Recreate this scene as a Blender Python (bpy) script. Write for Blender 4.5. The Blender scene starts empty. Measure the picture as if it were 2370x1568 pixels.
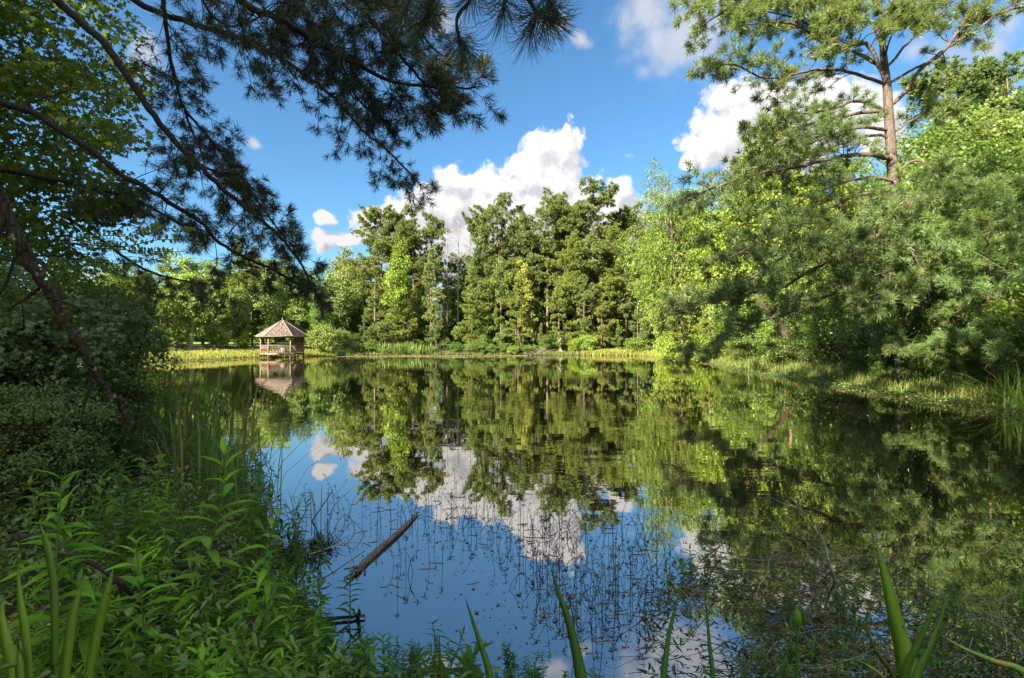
import bpy, math
import numpy as np
from mathutils import Vector

# ------------------------------------------------------------------ camera, light, exposure
SC = bpy.context.scene
COL = SC.collection
R = math.radians
F = 1150.0                                  # focal length in pixels of a 2370 wide picture
CAM = np.array([0.0, 0.0, 1.6]); PITCH = R(0.573)
cd = bpy.data.cameras.new('camera'); cam = bpy.data.objects.new('camera', cd); COL.objects.link(cam)
cam.location = CAM; cam.rotation_euler = (R(90) + PITCH, 0, 0)
cd.sensor_width = 36; cd.lens = 36 * F / 2370; cd.clip_start = .05; cd.clip_end = 6000
SC.camera = cam

EXPO = 2.53
SKY_STR = 0.05
SUN_EL, SUN_AZ = 28.0, 224.0                # azimuth clockwise from +Y: behind the camera, to its left
SC.view_settings.view_transform = 'Standard'; SC.view_settings.look = 'None'
SC.view_settings.exposure = EXPO; SC.view_settings.gamma = 1
sd = bpy.data.lights.new('sun', 'SUN'); sd.energy = 5.0; sd.angle = R(.55); sd.color = (1, .87, .66)
sun = bpy.data.objects.new('sun', sd); COL.objects.link(sun)
SUNV = Vector((math.sin(R(SUN_AZ)) * math.cos(R(SUN_EL)), math.cos(R(SUN_AZ)) * math.cos(R(SUN_EL)), math.sin(R(SUN_EL))))
sun.rotation_euler = SUNV.to_track_quat('Z', 'Y').to_euler()
SC.cycles.max_bounces = 6; SC.cycles.diffuse_bounces = 3; SC.cycles.glossy_bounces = 3
SC.cycles.transmission_bounces = 4; SC.cycles.transparent_max_bounces = 6
SC.cycles.sample_clamp_indirect = 6; SC.cycles.use_adaptive_sampling = True
SC.cycles.caustics_reflective = False; SC.cycles.caustics_refractive = False


class NT:
    """Short hand for wiring node trees."""
    def __init__(s, t): s.t = t
    def n(s, typ, ins=None, **kw):
        nd = s.t.nodes.new(typ)
        for k, v in kw.items(): setattr(nd, k, v)
        for k, v in (ins or {}).items():
            if isinstance(v, bpy.types.NodeSocket): s.t.links.new(v, nd.inputs[k])
            else: nd.inputs[k].default_value = v
        return nd
    def m(s, op, a, b=0.0, c=None, clamp=False):
        d = {0: a, 1: b}
        if c is not None: d[2] = c
        return s.n('ShaderNodeMath', d, operation=op, use_clamp=clamp).outputs[0]
    def vm(s, op, a, b=None, out=0):
        d = {0: a}
        if b is not None: d[1] = b
        return s.n('ShaderNodeVectorMath', d, operation=op).outputs[out]
    def mr(s, v, a, b, c=0.0, d=1.0, smooth=True):
        return s.n('ShaderNodeMapRange', {0: v, 1: a, 2: b, 3: c, 4: d}, interpolation_type='SMOOTHSTEP' if smooth else 'LINEAR').outputs[0]
    def mix(s, f, a, b, typ='MIX'):
        nd = s.t.nodes.new('ShaderNodeMix'); nd.data_type = 'RGBA'; nd.blend_type = typ
        for sock, v in ((nd.inputs[0], f), (nd.inputs[6], a), (nd.inputs[7], b)):
            if isinstance(v, bpy.types.NodeSocket): s.t.links.new(v, sock)
            else: sock.default_value = v if not isinstance(v, tuple) or len(v) == 4 else (*v, 1)
        return nd.outputs[2]
    def noise(s, vec, scale, detail=3, rough=.5, out=0, dist=0.0):
        d = {'Scale': scale, 'Detail': detail, 'Roughness': rough, 'Distortion': dist}
        if vec is not None: d['Vector'] = vec
        return s.n('ShaderNodeTexNoise', d).outputs[out]
    def link(s, a, b): s.t.links.new(a, b)


# ------------------------------------------------------------------ sky with clouds (by azimuth and height)
def azel(x, y):
    """Azimuth and height of a point of the sky, from its place in the 2370 x 1568 picture."""
    dx = (x - 1185) / F; dy = (796 - y) / F
    return math.atan(dx), math.atan(dy / math.sqrt(1 + dx * dx))


CUMULUS = [  # x, y, rx, ry of the heaps that make up each cumulus
    (1262, 345, 62, 52), (1310, 345, 52, 58), (1232, 400, 75, 70), (1290, 420, 85, 80), (1150, 440, 90, 75), (1055, 425, 58, 52),
    (1040, 480, 90, 80), (1210, 500, 160, 110), (1340, 480, 110, 85), (1430, 450, 50, 52), (1445, 500, 75, 75), (960, 510, 110, 70), (880, 510, 75, 48),
    (1100, 560, 260, 120), (1330, 580, 230, 120), (855, 545, 40, 40),
    (1690, 320, 90, 70), (1770, 300, 90, 75), (1900, 250, 90, 60), (985, 475, 85, 55), (920, 500, 80, 50), (1130, 480, 120, 80), (1390, 520, 140, 80),
    (1640, 330, 75, 85), (1720, 260, 90, 80), (1830, 270, 120, 75), (1950, 270, 120, 70), (1800, 350, 220, 100), (1600, 360, 30, 40), (2040, 300, 90, 70),
    (2200, 330, 110, 60), (750, 500, 36, 17), (762, 550, 64, 28), (740, 543, 30, 22), (810, 560, 60, 24)]
VEILS = [(1458, 348, 26, 13), (585, 322, 34, 16), (1520, 440, 60, 34), (1500, 20, 120, 90), (1530, 110, 125, 105), (1590, 60, 140, 150), (1640, 0, 190, 110), (1490, 165, 60, 40), (2290, 110, 110, 60), (2200, 150, 120, 60), (2330, 60, 120, 60), (2120, 120, 60, 40),
         (2380, 140, 120, 70), (345, 110, 70, 50), (320, 150, 60, 40), (1345, 95, 60, 22), (1010, 40, 110, 45), (1270, 50, 60, 35), (1650, 215, 70, 26),
         (-300, 200, 260, 120), (2700, 60, 260, 160), (600, -220, 300, 120), (1500, -330, 320, 170), (2150, -160, 250, 120), (150, 610, 60, 40), (215, 640, 60, 24)]

w = bpy.data.worlds.new('World'); SC.world = w; w.use_nodes = True
wt = NT(w.node_tree); w.node_tree.nodes.clear()


def cloud_group(name, blobs, warp, fine, amount, grow_=1.0):
    g = bpy.data.node_groups.new(name, 'ShaderNodeTree')
    g.interface.new_socket('P', in_out='INPUT', socket_type='NodeSocketVector')
    g.interface.new_socket('D', in_out='OUTPUT', socket_type='NodeSocketFloat')
    k = NT(g); gi = g.nodes.new('NodeGroupInput'); go = g.nodes.new('NodeGroupOutput')
    p = gi.outputs[0]
    n1 = k.noise(p, warp, 3, .55, out=1)
    q = k.vm('ADD', p, k.vm('MULTIPLY', k.vm('SUBTRACT', n1, (.5, .5, .5)), (.05, .05, 0)))
    best = None
    for x, y, rx, ry in blobs:
        a, e = azel(x, y); sa = F * (1 + ((x - 1185) / F) ** 2)
        v = k.vm('MULTIPLY', k.vm('SUBTRACT', q, (a, e, 0)), (sa / rx / grow_, F / ry / grow_, 0))
        v = k.m('SUBTRACT', 1.0, k.vm('LENGTH', v, out=1))
        best = v if best is None else k.n('ShaderNodeMath', {0: best, 1: v, 2: .12}, operation='SMOOTH_MAX').outputs[0]
    best = k.m('MAXIMUM', best, -1.0)
    f1 = k.m('SUBTRACT', k.noise(p, fine, 8, .58), .5)
    vor = k.n('ShaderNodeTexVoronoi', {'Vector': q, 'Scale': fine * 1.6, 'Detail': 3.0, 'Roughness': .55, 'Randomness': 1.0}).outputs['Distance']
    f2 = k.m('SUBTRACT', .42, vor)
    d = k.m('ADD', best, k.m('ADD', k.m('MULTIPLY', f1, amount), k.m('MULTIPLY', f2, amount * .42)))
    k.link(d, go.inputs[0])
    return g


gen = wt.n('ShaderNodeTexCoord').outputs['Generated']
sep = wt.n('ShaderNodeSeparateXYZ', {0: gen})
az = wt.m('ARCTAN2', sep.outputs[0], sep.outputs[1]); el = wt.m('ARCSINE', sep.outputs[2])
pos = wt.n('ShaderNodeCombineXYZ', {0: az, 1: el}).outputs[0]
gc = cloud_group('cumulus', CUMULUS, 9.0, 18.0, .92, 1.32); gv = cloud_group('veil', VEILS, 7.0, 9.0, 1.3)


def inst(g, v):
    nd = w.node_tree.nodes.new('ShaderNodeGroup'); nd.node_tree = g; wt.link(v, nd.inputs[0]); return nd.outputs[0]


dc = inst(gc, pos); dl = inst(gc, wt.vm('ADD', pos, (-.014, .020, 0)))
dv = inst(gv, pos)
ac = wt.mr(dc, .02, .30); av = wt.m('MULTIPLY', wt.mr(dv, -.15, .80), .88)
lit = wt.mr(wt.m('SUBTRACT', dc, dl), -.30, .26)
low = wt.mr(el, .16, .36, .0, 1.0)
lit = wt.m('ADD', wt.m('MULTIPLY', lit, .62), wt.m('MULTIPLY', low, .38))
K = 1.0 / (SKY_STR * 2 ** EXPO)
cloudc = wt.mix(lit, tuple(K * c for c in (.54, .56, .65)), tuple(K * c for c in (1.12, 1.10, 1.08)))
veilc = tuple(K * c for c in (.70, .75, .83))
sky = wt.n('ShaderNodeTexSky', sky_type='NISHITA', sun_disc=False, sun_elevation=R(SUN_EL), sun_rotation=R(SUN_AZ), altitude=100, air_density=1.0, dust_density=.6, ozone_density=2.0).outputs[0]
skyc = wt.mix(1.0, sky, (.43, .68, .80), 'MULTIPLY')
c = wt.mix(av, skyc, veilc); c = wt.mix(ac, c, cloudc)
# overhead and behind: bright unseen cloud, added to lift the fill light
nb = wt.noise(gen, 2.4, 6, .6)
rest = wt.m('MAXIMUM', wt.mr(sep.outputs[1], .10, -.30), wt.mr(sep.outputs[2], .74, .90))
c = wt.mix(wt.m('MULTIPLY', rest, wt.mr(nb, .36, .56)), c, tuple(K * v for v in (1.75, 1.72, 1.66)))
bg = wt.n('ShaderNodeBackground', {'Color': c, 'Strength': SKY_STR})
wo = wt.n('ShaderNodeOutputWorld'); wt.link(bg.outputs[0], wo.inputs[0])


# ------------------------------------------------------------------ helpers
def P(x, y, Y):
    """World point at depth Y that a point (x, y) of the 2370 x 1568 photograph shows."""
    dx = (x - 1185) / F; dz = (784 - y) / F
    d = np.array([dx, math.cos(PITCH) - dz * math.sin(PITCH), math.sin(PITCH) + dz * math.cos(PITCH)])
    return CAM + d * (Y / d[1])


def PW(x, y, z=0.0):
    """World point of the level z that (x, y) of the photograph shows."""
    dx = (x - 1185) / F; dz = (784 - y) / F
    d = np.array([dx, math.cos(PITCH) - dz * math.sin(PITCH), math.sin(PITCH) + dz * math.cos(PITCH)])
    return CAM + d * ((z - CAM[2]) / d[2])


def nrm(v):
    v = np.asarray(v, float); return v / np.maximum(np.linalg.norm(v, axis=-1, keepdims=True), 1e-9)


class MB:
    def __init__(s): s.v = []; s.f = []; s.n = 0
    def add(s, v, f):
        v = np.asarray(v, np.float32).reshape(-1, 3); f = np.asarray(f, np.int32)
        s.v.append(v); s.f.append(f + s.n); s.n += len(v)
    def mesh(s, name, mat, smooth=False):
        me = bpy.data.meshes.new(name)
        v = np.concatenate(s.v); loops = np.concatenate([f.ravel() for f in s.f])
        tot = np.concatenate([np.full(len(f), f.shape[1], np.int32) for f in s.f])
        st = np.concatenate([[0], np.cumsum(tot)[:-1]]).astype(np.int32)
        me.vertices.add(len(v)); me.vertices.foreach_set('co', v.ravel())
        me.loops.add(len(loops)); me.loops.foreach_set('vertex_index', loops)
        me.polygons.add(len(tot)); me.polygons.foreach_set('loop_start', st); me.polygons.foreach_set('loop_total', tot)
        if smooth: me.polygons.foreach_set('use_smooth', np.ones(len(tot), bool))
        me.materials.append(mat); me.update(calc_edges=True)
        return me
    def obj(s, name, mat, parent=None, smooth=False):
        return link(name, s.mesh(name, mat, smooth), parent)


def link(name, me, parent=None):
    o = bpy.data.objects.new(name, me); COL.objects.link(o)
    if parent is not None: o.parent = parent
    return o


def tag(o, label=None, cat=None, group=None, kind=None, tint=None):
    if label: o['label'] = label
    if cat: o['category'] = cat
    if group: o['group'] = group
    if kind: o['kind'] = kind
    return o


def thing(name, label, cat, loc=(0, 0, 0), group=None):
    o = bpy.data.objects.new(name, None); COL.objects.link(o); o.location = loc; o.empty_display_size = .2
    return tag(o, label, cat, group)


def cat(pts, per=4):
    """Smooth curve through the points."""
    p = np.asarray(pts, float)
    if len(p) < 3: return np.array([p[0] + (p[-1] - p[0]) * t for t in np.linspace(0, 1, per + 1)])
    q = np.vstack([2 * p[0] - p[1], p, 2 * p[-1] - p[-2]]); out = []
    for i in range(1, len(q) - 2):
        for t in np.arange(per) / per:
            a, b, c, d = q[i - 1:i + 3]
            out.append(.5 * (2 * b + (c - a) * t + (2 * a - 5 * b + 4 * c - d) * t * t + (3 * b - a - 3 * c + d) * t ** 3))
    return np.vstack([out, p[-1:]])


def tube(mb, path, rad, sides=6, cap=True):
    p = np.asarray(path, float); n = len(p)
    r = np.linspace(rad[0], rad[1], n) if len(rad) == 2 else np.asarray(rad, float)
    t = nrm(np.gradient(p, axis=0)); o = p[-1] - p[0]
    ref = np.array([0, 0, 1.0]) if abs(o[2]) < .8 * np.linalg.norm(o) else np.array([.9, .4, 0.1])
    u = nrm(np.cross(t, ref)); w_ = np.cross(t, u)
    a = np.arange(sides) * 2 * math.pi / sides
    v = p[:, None] + r[:, None, None] * (u[:, None] * np.cos(a)[None, :, None] + w_[:, None] * np.sin(a)[None, :, None])
    i = np.arange(n - 1)[:, None] * sides; j = np.arange(sides)[None]; k = (j + 1) % sides
    f = np.stack([i + j, i + k, i + sides + k, i + sides + j], -1).reshape(-1, 4)
    mb.add(v, f)
    if cap:
        b = (n - 1) * sides + np.arange(sides)
        mb.f.append((b + mb.n - n * sides)[None].astype(np.int32))


def box(mb, c, s, rz=0.0):
    x, y, z = np.array(s) / 2
    v = np.array([[i, j, k] for k in (-z, z) for j in (-y, y) for i in (-x, x)], float)
    cr, sr = math.cos(rz), math.sin(rz)
    v = np.stack([v[:, 0] * cr - v[:, 1] * sr, v[:, 0] * sr + v[:, 1] * cr, v[:, 2]], -1) + np.asarray(c)
    mb.add(v, [[0, 2, 3, 1], [4, 5, 7, 6], [0, 1, 5, 4], [2, 6, 7, 3], [0, 4, 6, 2], [1, 3, 7, 5]])


def basis(axis, rng):
    """Frames whose z runs along the given axes, with a random roll."""
    z = nrm(axis); r = rng.normal(size=z.shape); x = nrm(np.cross(r, z)); y = np.cross(z, x)
    return np.stack([x, y, z], -1)


def basis_x(xa, up, rng=None):
    """Frames whose x runs along xa and whose z leans to up."""
    x = nrm(xa); y = nrm(np.cross(up, x)); z = np.cross(x, y)
    return np.stack([x, y, z], -1)


def scatter(mb, tmpl, pos, Rm, s):
    tv, tf = tmpl; tv = np.asarray(tv, float); tf = np.asarray(tf, int); n = len(pos); k = len(tv)
    if n == 0: return
    s = np.asarray(s, float)
    V = np.einsum('nij,kj->nki', Rm, tv) * (s[:, None, None] if s.ndim == 1 else s[:, None, :]) + np.asarray(pos)[:, None]
    mb.add(V.reshape(-1, 3), (tf[None] + k * np.arange(n)[:, None, None]).reshape(-1, tf.shape[1]))


# ------------------------------------------------------------------ materials
def mat(name):
    m = bpy.data.materials.new(name); m.use_nodes = True; m.node_tree.nodes.clear()
    k = NT(m.node_tree); out = k.n('ShaderNodeOutputMaterial')
    return m, k, out


def leaf_mat(name, a, b, trans=.35, rough=.5, c=None, third=.12, clump=.6, spec=.35):
    """Foliage: each leaf its own shade between a and b, some of colour c, larger clumps of hue, the tree's own tint on top."""
    m, k, out = mat(name)
    geo = k.n('ShaderNodeNewGeometry'); oi = k.n('ShaderNodeObjectInfo'); tc = k.n('ShaderNodeTexCoord')
    rp = geo.outputs['Random Per Island']
    nz = k.noise(tc.outputs['Object'], clump, 3, .6)
    f = k.m('ADD', k.m('MULTIPLY', rp, .6), k.m('SUBTRACT', k.m('MULTIPLY', nz, 1.3), .45), clamp=True)
    col = k.mix(f, a, b)
    if c is not None:
        col = k.mix(k.m('GREATER_THAN', k.m('FRACT', k.m('MULTIPLY', rp, 17.3)), 1 - third), col, c)
    col = k.mix(1.0, col, oi.outputs['Color'], 'MULTIPLY')
    pr = k.n('ShaderNodeBsdfPrincipled', {'Base Color': col, 'Roughness': rough, 'Specular IOR Level': spec})
    tr = k.n('ShaderNodeBsdfTranslucent', {'Color': k.mix(1.0, col, (1.25, 1.25, .7), 'MULTIPLY')})
    mx = k.n('ShaderNodeMixShader', {0: trans, 1: pr.outputs[0], 2: tr.outputs[0]})
    k.link(mx.outputs[0], out.inputs[0])
    return m


def bark_mat(name, a, b, scale=9.0, lichen=None, bump=.6):
    m, k, out = mat(name)
    tc = k.n('ShaderNodeTexCoord').outputs['Object']
    v = k.vm('MULTIPLY', tc, (1, 1, .35))
    n1 = k.noise(v, scale, 6, .65); n2 = k.noise(tc, 1.2, 3, .5)
    vo = k.n('ShaderNodeTexVoronoi', {'Vector': v, 'Scale': scale * 1.4}, feature='DISTANCE_TO_EDGE').outputs[0]
    f = k.m('ADD', k.m('MULTIPLY', n1, .9), k.m('MULTIPLY', k.mr(vo, 0, .2), .3)); f = k.m('SUBTRACT', k.m('ADD', f, k.m('MULTIPLY', n2, .5)), .45, clamp=True)
    col = k.mix(f, a, b)
    if lichen: col = k.mix(k.mr(k.noise(tc, 14.0, 4, .6), .60, .66), col, lichen)
    pr = k.n('ShaderNodeBsdfPrincipled', {'Base Color': col, 'Roughness': .88, 'Specular IOR Level': .2})
    bp = k.n('ShaderNodeBump', {'Strength': bump, 'Distance': .03, 'Height': f}); k.link(bp.outputs[0], pr.inputs['Normal'])
    k.link(pr.outputs[0], out.inputs[0])
    return m


M = {}
M['far_needle'] = leaf_mat('far_needle', (.08, .12, .034), (.19, .235, .068), .38, .55, clump=.35)
M['needle'] = leaf_mat('needle', (.095, .15, .05), (.21, .285, .095), .42, .45, c=(.16, .13, .05), third=.05, clump=.5)
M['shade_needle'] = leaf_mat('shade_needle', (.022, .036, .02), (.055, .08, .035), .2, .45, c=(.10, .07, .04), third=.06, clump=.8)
M['far_leaf'] = leaf_mat('far_leaf', (.08, .14, .032), (.20, .27, .07), .4, .5, clump=.3)
M['gum_leaf'] = leaf_mat('gum_leaf', (.05, .095, .015), (.145, .20, .03), .55, .45, clump=.7)
M['shrub_leaf'] = leaf_mat('shrub_leaf', (.06, .115, .028), (.17, .25, .06), .42, .36, c=(.11, .16, .03), third=.08, clump=1.2, spec=.5)
M['weed_leaf'] = leaf_mat('weed_leaf', (.075, .20, .012), (.21, .40, .035), .48, .5, c=(.16, .26, .12), third=.12, clump=2.5, spec=.22)
M['dull_leaf'] = leaf_mat('dull_leaf', (.03, .06, .028), (.085, .13, .06), .35, .45, c=(.14, .10, .04), third=.08, clump=2.0)
M['grass'] = leaf_mat('grass', (.14, .20, .03), (.32, .34, .085), .4, .55, c=(.30, .22, .08), third=.12, clump=.5)
M['shaded_grass'] = leaf_mat('shaded_grass', (.075, .13, .025), (.19, .24, .06), .42, .5, c=(.20, .16, .07), third=.14, clump=.8)  # shade of the far shore is put into this darker grass colour
M['rush'] = leaf_mat('rush', (.07, .15, .03), (.17, .26, .05), .45, .42, c=(.20, .15, .06), third=.1, clump=1.5)
M['litter'] = leaf_mat('litter', (.03, .026, .02), (.11, .09, .066), .1, .6, c=(.28, .23, .18), third=.2, clump=2)
M['pond_stem'] = leaf_mat('pond_stem', (.008, .010, .008), (.022, .028, .018), .1, .5, c=(.07, .07, .05), third=.12, clump=3)
M['scum'] = leaf_mat('scum', (.12, .11, .06), (.24, .19, .12), .1, .7, c=(.16, .20, .06), third=.25, clump=1.0)
M['bark'] = bark_mat('bark', (.05, .036, .026), (.17, .125, .09))
M['pine_bark'] = bark_mat('pine_bark', (.05, .037, .029), (.20, .15, .11), 6.0)
M['dark_bark'] = bark_mat('dark_bark', (.012, .010, .009), (.042, .033, .028), 14.0)
M['lichen_bark'] = bark_mat('lichen_bark', (.018, .014, .012), (.08, .062, .05), 22.0, lichen=(.26, .27, .23), bump=.9)
M['pale_bark'] = bark_mat('pale_bark', (.18, .15, .11), (.42, .36, .28), 9.0)
M['grey_pine_bark'] = bark_mat('grey_pine_bark', (.042, .034, .029), (.15, .118, .095), 6.0)
M['dead_wood'] = bark_mat('dead_wood', (.10, .085, .075), (.36, .32, .28), 16.0)
M['log_wood'] = bark_mat('log_wood', (.05, .043, .04), (.27, .24, .215), 22.0, bump=.9)


# ------------------------------------------------------------------ pond outline, ground, water
POND = np.array([(-1.3, 3.0), (-.6, 2.25), (1, 1.95), (4, 1.9), (8, 3), (11.3, 7), (12.5, 11.5), (12.7, 14.5), (13, 17.5), (13.8, 22), (15.5, 32), (17.8, 44),
                 (19.5, 54), (19.8, 62), (17, 68.5), (10, 71), (0, 71.5), (-10, 70.5), (-18, 68.5), (-23, 66), (-27, 63.5), (-30, 58), (-30.5, 50), (-31.5, 42),
                 (-27, 33), (-20, 24), (-13, 16), (-8.5, 11.5), (-5.4, 8.6), (-3.6, 6.4), (-2.2, 4.4)], float)
POND = cat(np.vstack([POND, POND[:1]]), 3)[:-1]


def shore(x, y):
    """Signed distance to the shore line: positive on land."""
    p = np.stack([np.asarray(x, float).ravel(), np.asarray(y, float).ravel()], -1)
    d = np.full(len(p), 1e9); inside = np.zeros(len(p), bool)
    for a, b in zip(POND, np.roll(POND, -1, 0)):
        ab = b - a; t = np.clip(((p - a) @ ab) / (ab @ ab), 0, 1)
        d = np.minimum(d, np.linalg.norm(p - a - t[:, None] * ab, axis=1))
        cnd = (a[1] > p[:, 1]) != (b[1] > p[:, 1])
        xi = a[0] + (p[:, 1] - a[1]) * (b[0] - a[0]) / (b[1] - a[1] + 1e-12)
        inside ^= cnd & (p[:, 0] < xi)
    return np.where(inside, -d, d).reshape(np.shape(x))


def gz(x, y):
    d = shore(x, y); x = np.asarray(x, float); y = np.asarray(y, float)
    land = .05 + .27 * (1 - np.exp(-np.maximum(d, 0) / 1.1)) + .046 * np.clip(d, 0, 34) + .05 * np.sin(x * .9 + 1) * np.sin(y * .8) * np.clip(d / 3, 0, 1)
    land = land + 7.0 * np.clip(np.maximum(np.maximum((y - 122) / 30, (np.abs(x) - 75) / 30), 0), 0, 1)
    right = np.clip((x - 13) / 6, 0, 1) * np.clip((60 - y) / 20, 0, 1)
    land = land + right * .10 * np.clip(d, 0, 12)
    bed = .05 - .55 * (1 - np.exp(-np.maximum(-d, 0) / .9))
    return np.where(d > 0, land, bed)


def axis(lo, hi, a, b, st):
    mid = np.arange(a, b + st / 2, st)
    l_ = a - np.geomspace(st * 1.5, a - lo, 16)[::-1]; h_ = b + np.geomspace(st * 1.5, hi - b, 16)
    return np.concatenate([l_, mid, h_])


gx = axis(-2500, 2500, -60, 60, .6); gy = axis(-2500, 2500, -6, 110, .6)
X, Y = np.meshgrid(gx, gy); Z = gz(X, Y)
mb = MB(); nx, ny = len(gx), len(gy)
i = (np.arange(ny - 1)[:, None] * nx + np.arange(nx - 1)[None]).ravel()
mb.add(np.stack([X, Y, Z], -1), np.stack([i, i + 1, i + nx + 1, i + nx], -1))
m, k, out = mat('earth')
tc = k.n('ShaderNodeTexCoord').outputs['Object']
sp = k.n('ShaderNodeSeparateXYZ', {0: tc})
n1 = k.noise(tc, .5, 5, .6); n2 = k.noise(tc, 9, 5, .65)
lawn = k.mix(n2, (.10, .16, .03), (.20, .26, .06)); soil = k.mix(n2, (.016, .014, .010), (.05, .042, .028)); soil = k.mix(k.mr(n1, .45, .62), soil, (.05, .075, .02))
far = k.mr(sp.outputs[1], 76, 82)
land = k.mix(k.m('MULTIPLY', far, k.mr(n1, .3, .5)), soil, lawn)
land = k.mix(k.mr(sp.outputs[2], -.02, .06), (.03, .025, .016), land)
pr = k.n('ShaderNodeBsdfPrincipled', {'Base Color': land, 'Roughness': .95, 'Specular IOR Level': .1})
bp = k.n('ShaderNodeBump', {'Strength': .6, 'Distance': .05, 'Height': n2}); k.link(bp.outputs[0], pr.inputs['Normal'])
k.link(pr.outputs[0], out.inputs[0])
tag(mb.obj('ground', m, smooth=True), kind='structure')

m, k, out = mat('pond_water')
tc = k.n('ShaderNodeTexCoord').outputs['Object']
w1 = k.noise(k.vm('MULTIPLY', tc, (.55, 1.6, 1)), 1.1, 3, .5); w2 = k.noise(tc, .12, 2, .5)
hgt = k.m('MULTIPLY', w1, k.mr(w2, .42, .62, .15, 1.0))
bp = k.n('ShaderNodeBump', {'Strength': .022, 'Distance': .25, 'Height': hgt})
lw = k.n('ShaderNodeFresnel', {'IOR': 1.75, 'Normal': bp.outputs[0]}).outputs[0]
fac = k.mr(lw, .05, .62, .46, .88, smooth=False)
df = k.n('ShaderNodeBsdfDiffuse', {'Color': (.014, .012, .008, 1)})
gl = k.n('ShaderNodeBsdfGlossy', {'Color': (.92, .89, .84, 1), 'Roughness': .014, 'Normal': bp.outputs[0]})
mx = k.n('ShaderNodeMixShader', {0: fac, 1: df.outputs[0], 2: gl.outputs[0]}); k.link(mx.outputs[0], out.inputs[0])
mb = MB(); mb.add([(-46, -3, 0), (40, -3, 0), (40, 80, 0), (-46, 80, 0)], [[0, 1, 2, 3]])
tag(mb.obj('water', m), kind='structure')

# ------------------------------------------------------------------ leaf and needle shapes
def needle_tuft(seed, n, w_, lo=12, hi=78, back=.45, bend=.12):
    """A shoot's needles: thin blades round the z axis, of length about 1."""
    g = np.random.default_rng(seed); V = []; Fc = []
    for q in range(n):
        th = R(g.uniform(lo, hi)); ph = g.uniform(0, 2 * math.pi); L = g.uniform(.75, 1.1)
        d = np.array([math.sin(th) * math.cos(ph), math.sin(th) * math.sin(ph), math.cos(th)])
        s = nrm(np.cross(d, g.normal(size=3))) * w_ / 2; z0 = np.array([0, 0, -g.uniform(0, back)])
        mid = z0 + d * L * .55; tip = z0 + d * L + np.array([0, 0, -bend * L * math.sin(th)])
        b = len(V); V += [z0 - s * .7, z0 + s * .7, mid + s, mid - s, tip]; Fc.append((b, b + 1, b + 2)); Fc.append((b, b + 2, b + 3)); Fc.append((b + 3, b + 2, b + 4))
    return np.array(V), np.array(Fc)


def simple_tuft(seed, n, w_, lo=10, hi=85):
    g = np.random.default_rng(seed); V = []; Fc = []
    for q in range(n):
        th = R(g.uniform(lo, hi)); ph = g.uniform(0, 2 * math.pi); L = g.uniform(.7, 1.1)
        d = np.array([math.sin(th) * math.cos(ph), math.sin(th) * math.sin(ph), math.cos(th)])
        s = nrm(np.cross(d, g.normal(size=3))) * w_ / 2; b = len(V)
        V += [d * .05, d * L * .7 - s, d * L, d * L * .7 + s]; Fc.append((b, b + 1, b + 2, b + 3))
    return np.array(V), np.array(Fc)


T_FAR = [simple_tuft(s, 18, .19) for s in (1, 2, 3)]
T_MID = [needle_tuft(s, 28, .062) for s in (4, 5, 6)]
T_NEAR = [needle_tuft(s, 34, .042, 8, 82) for s in (7, 8, 9)]
T_LONG = [needle_tuft(s, 80, .012, 6, 88, .5, .25) for s in (10, 11)]


def fold(half, lift, curl, tip=1.0):
    """Leaf of half widths along its length, folded on the midrib and curling down to its tip."""
    n = len(half); x = np.linspace(0, tip, n); V = []; Fc = []
    for q in range(n):
        zc = -curl * x[q] ** 2
        V += [(x[q], half[q], zc + lift * half[q]), (x[q], 0, zc), (x[q], -half[q], zc + lift * half[q])]
    for q in range(n - 1):
        a = 3 * q; Fc += [(a, a + 1, a + 4, a + 3), (a + 1, a + 2, a + 5, a + 4)]
    return np.array(V, float), np.array(Fc)


L_FAR = (np.array([(0, 0, 0), (.45, .38, .10), (1, 0, -.1), (.45, -.38, .10)], float), np.array([(0, 1, 2), (0, 2, 3)]))
L_OVAL = fold((.03, .26, .33, .22, .0), .35, .22)
L_LANCE = fold((.02, .09, .125, .115, .07, .0), .45, .42)
L_LANCE2 = fold((.02, .10, .14, .12, .07, .0), .35, .85)


def star():
    V = [(.30, 0, .0)]; a = [0, 30, 62, 95, 128, 180, -128, -95, -62, -30]; r = [1.0, .42, .85, .38, .62, .30, .62, .38, .85, .42]
    for q, (an, rr) in enumerate(zip(a, r)):
        V.append((.30 + rr * .72 * math.cos(R(an)), rr * .72 * math.sin(R(an)), -.10 * rr if q % 2 == 0 else .05))
    return np.array(V, float), np.array([(0, 1 + q, 1 + (q + 1) % 10) for q in range(10)])


L_STAR = star()


# ------------------------------------------------------------------ wood and foliage growers
def interp(p, u):
    s = np.concatenate([[0], np.cumsum(np.linalg.norm(np.diff(p, axis=0), axis=1))]); s /= s[-1]
    a = np.array([np.interp(u, s, p[:, q]) for q in range(3)])
    b = np.array([np.interp(min(u + .03, 1), s, p[:, q]) for q in range(3)]) - np.array([np.interp(max(u - .03, 0), s, p[:, q]) for q in range(3)])
    return a, nrm(b)


def grow(W, T, start, d, L, rng, r, steps=4, droop=0.0, wob=.18, sides=4):
    q = [np.asarray(start, float)]; d = nrm(d)
    for s in range(steps):
        d = nrm(d + rng.normal(size=3) * wob + np.array([0, 0, droop])); q.append(q[-1] + d * L / steps)
    q = np.array(q); tube(W, q, (r, r * .35), sides, False)
    return q, d


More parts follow.
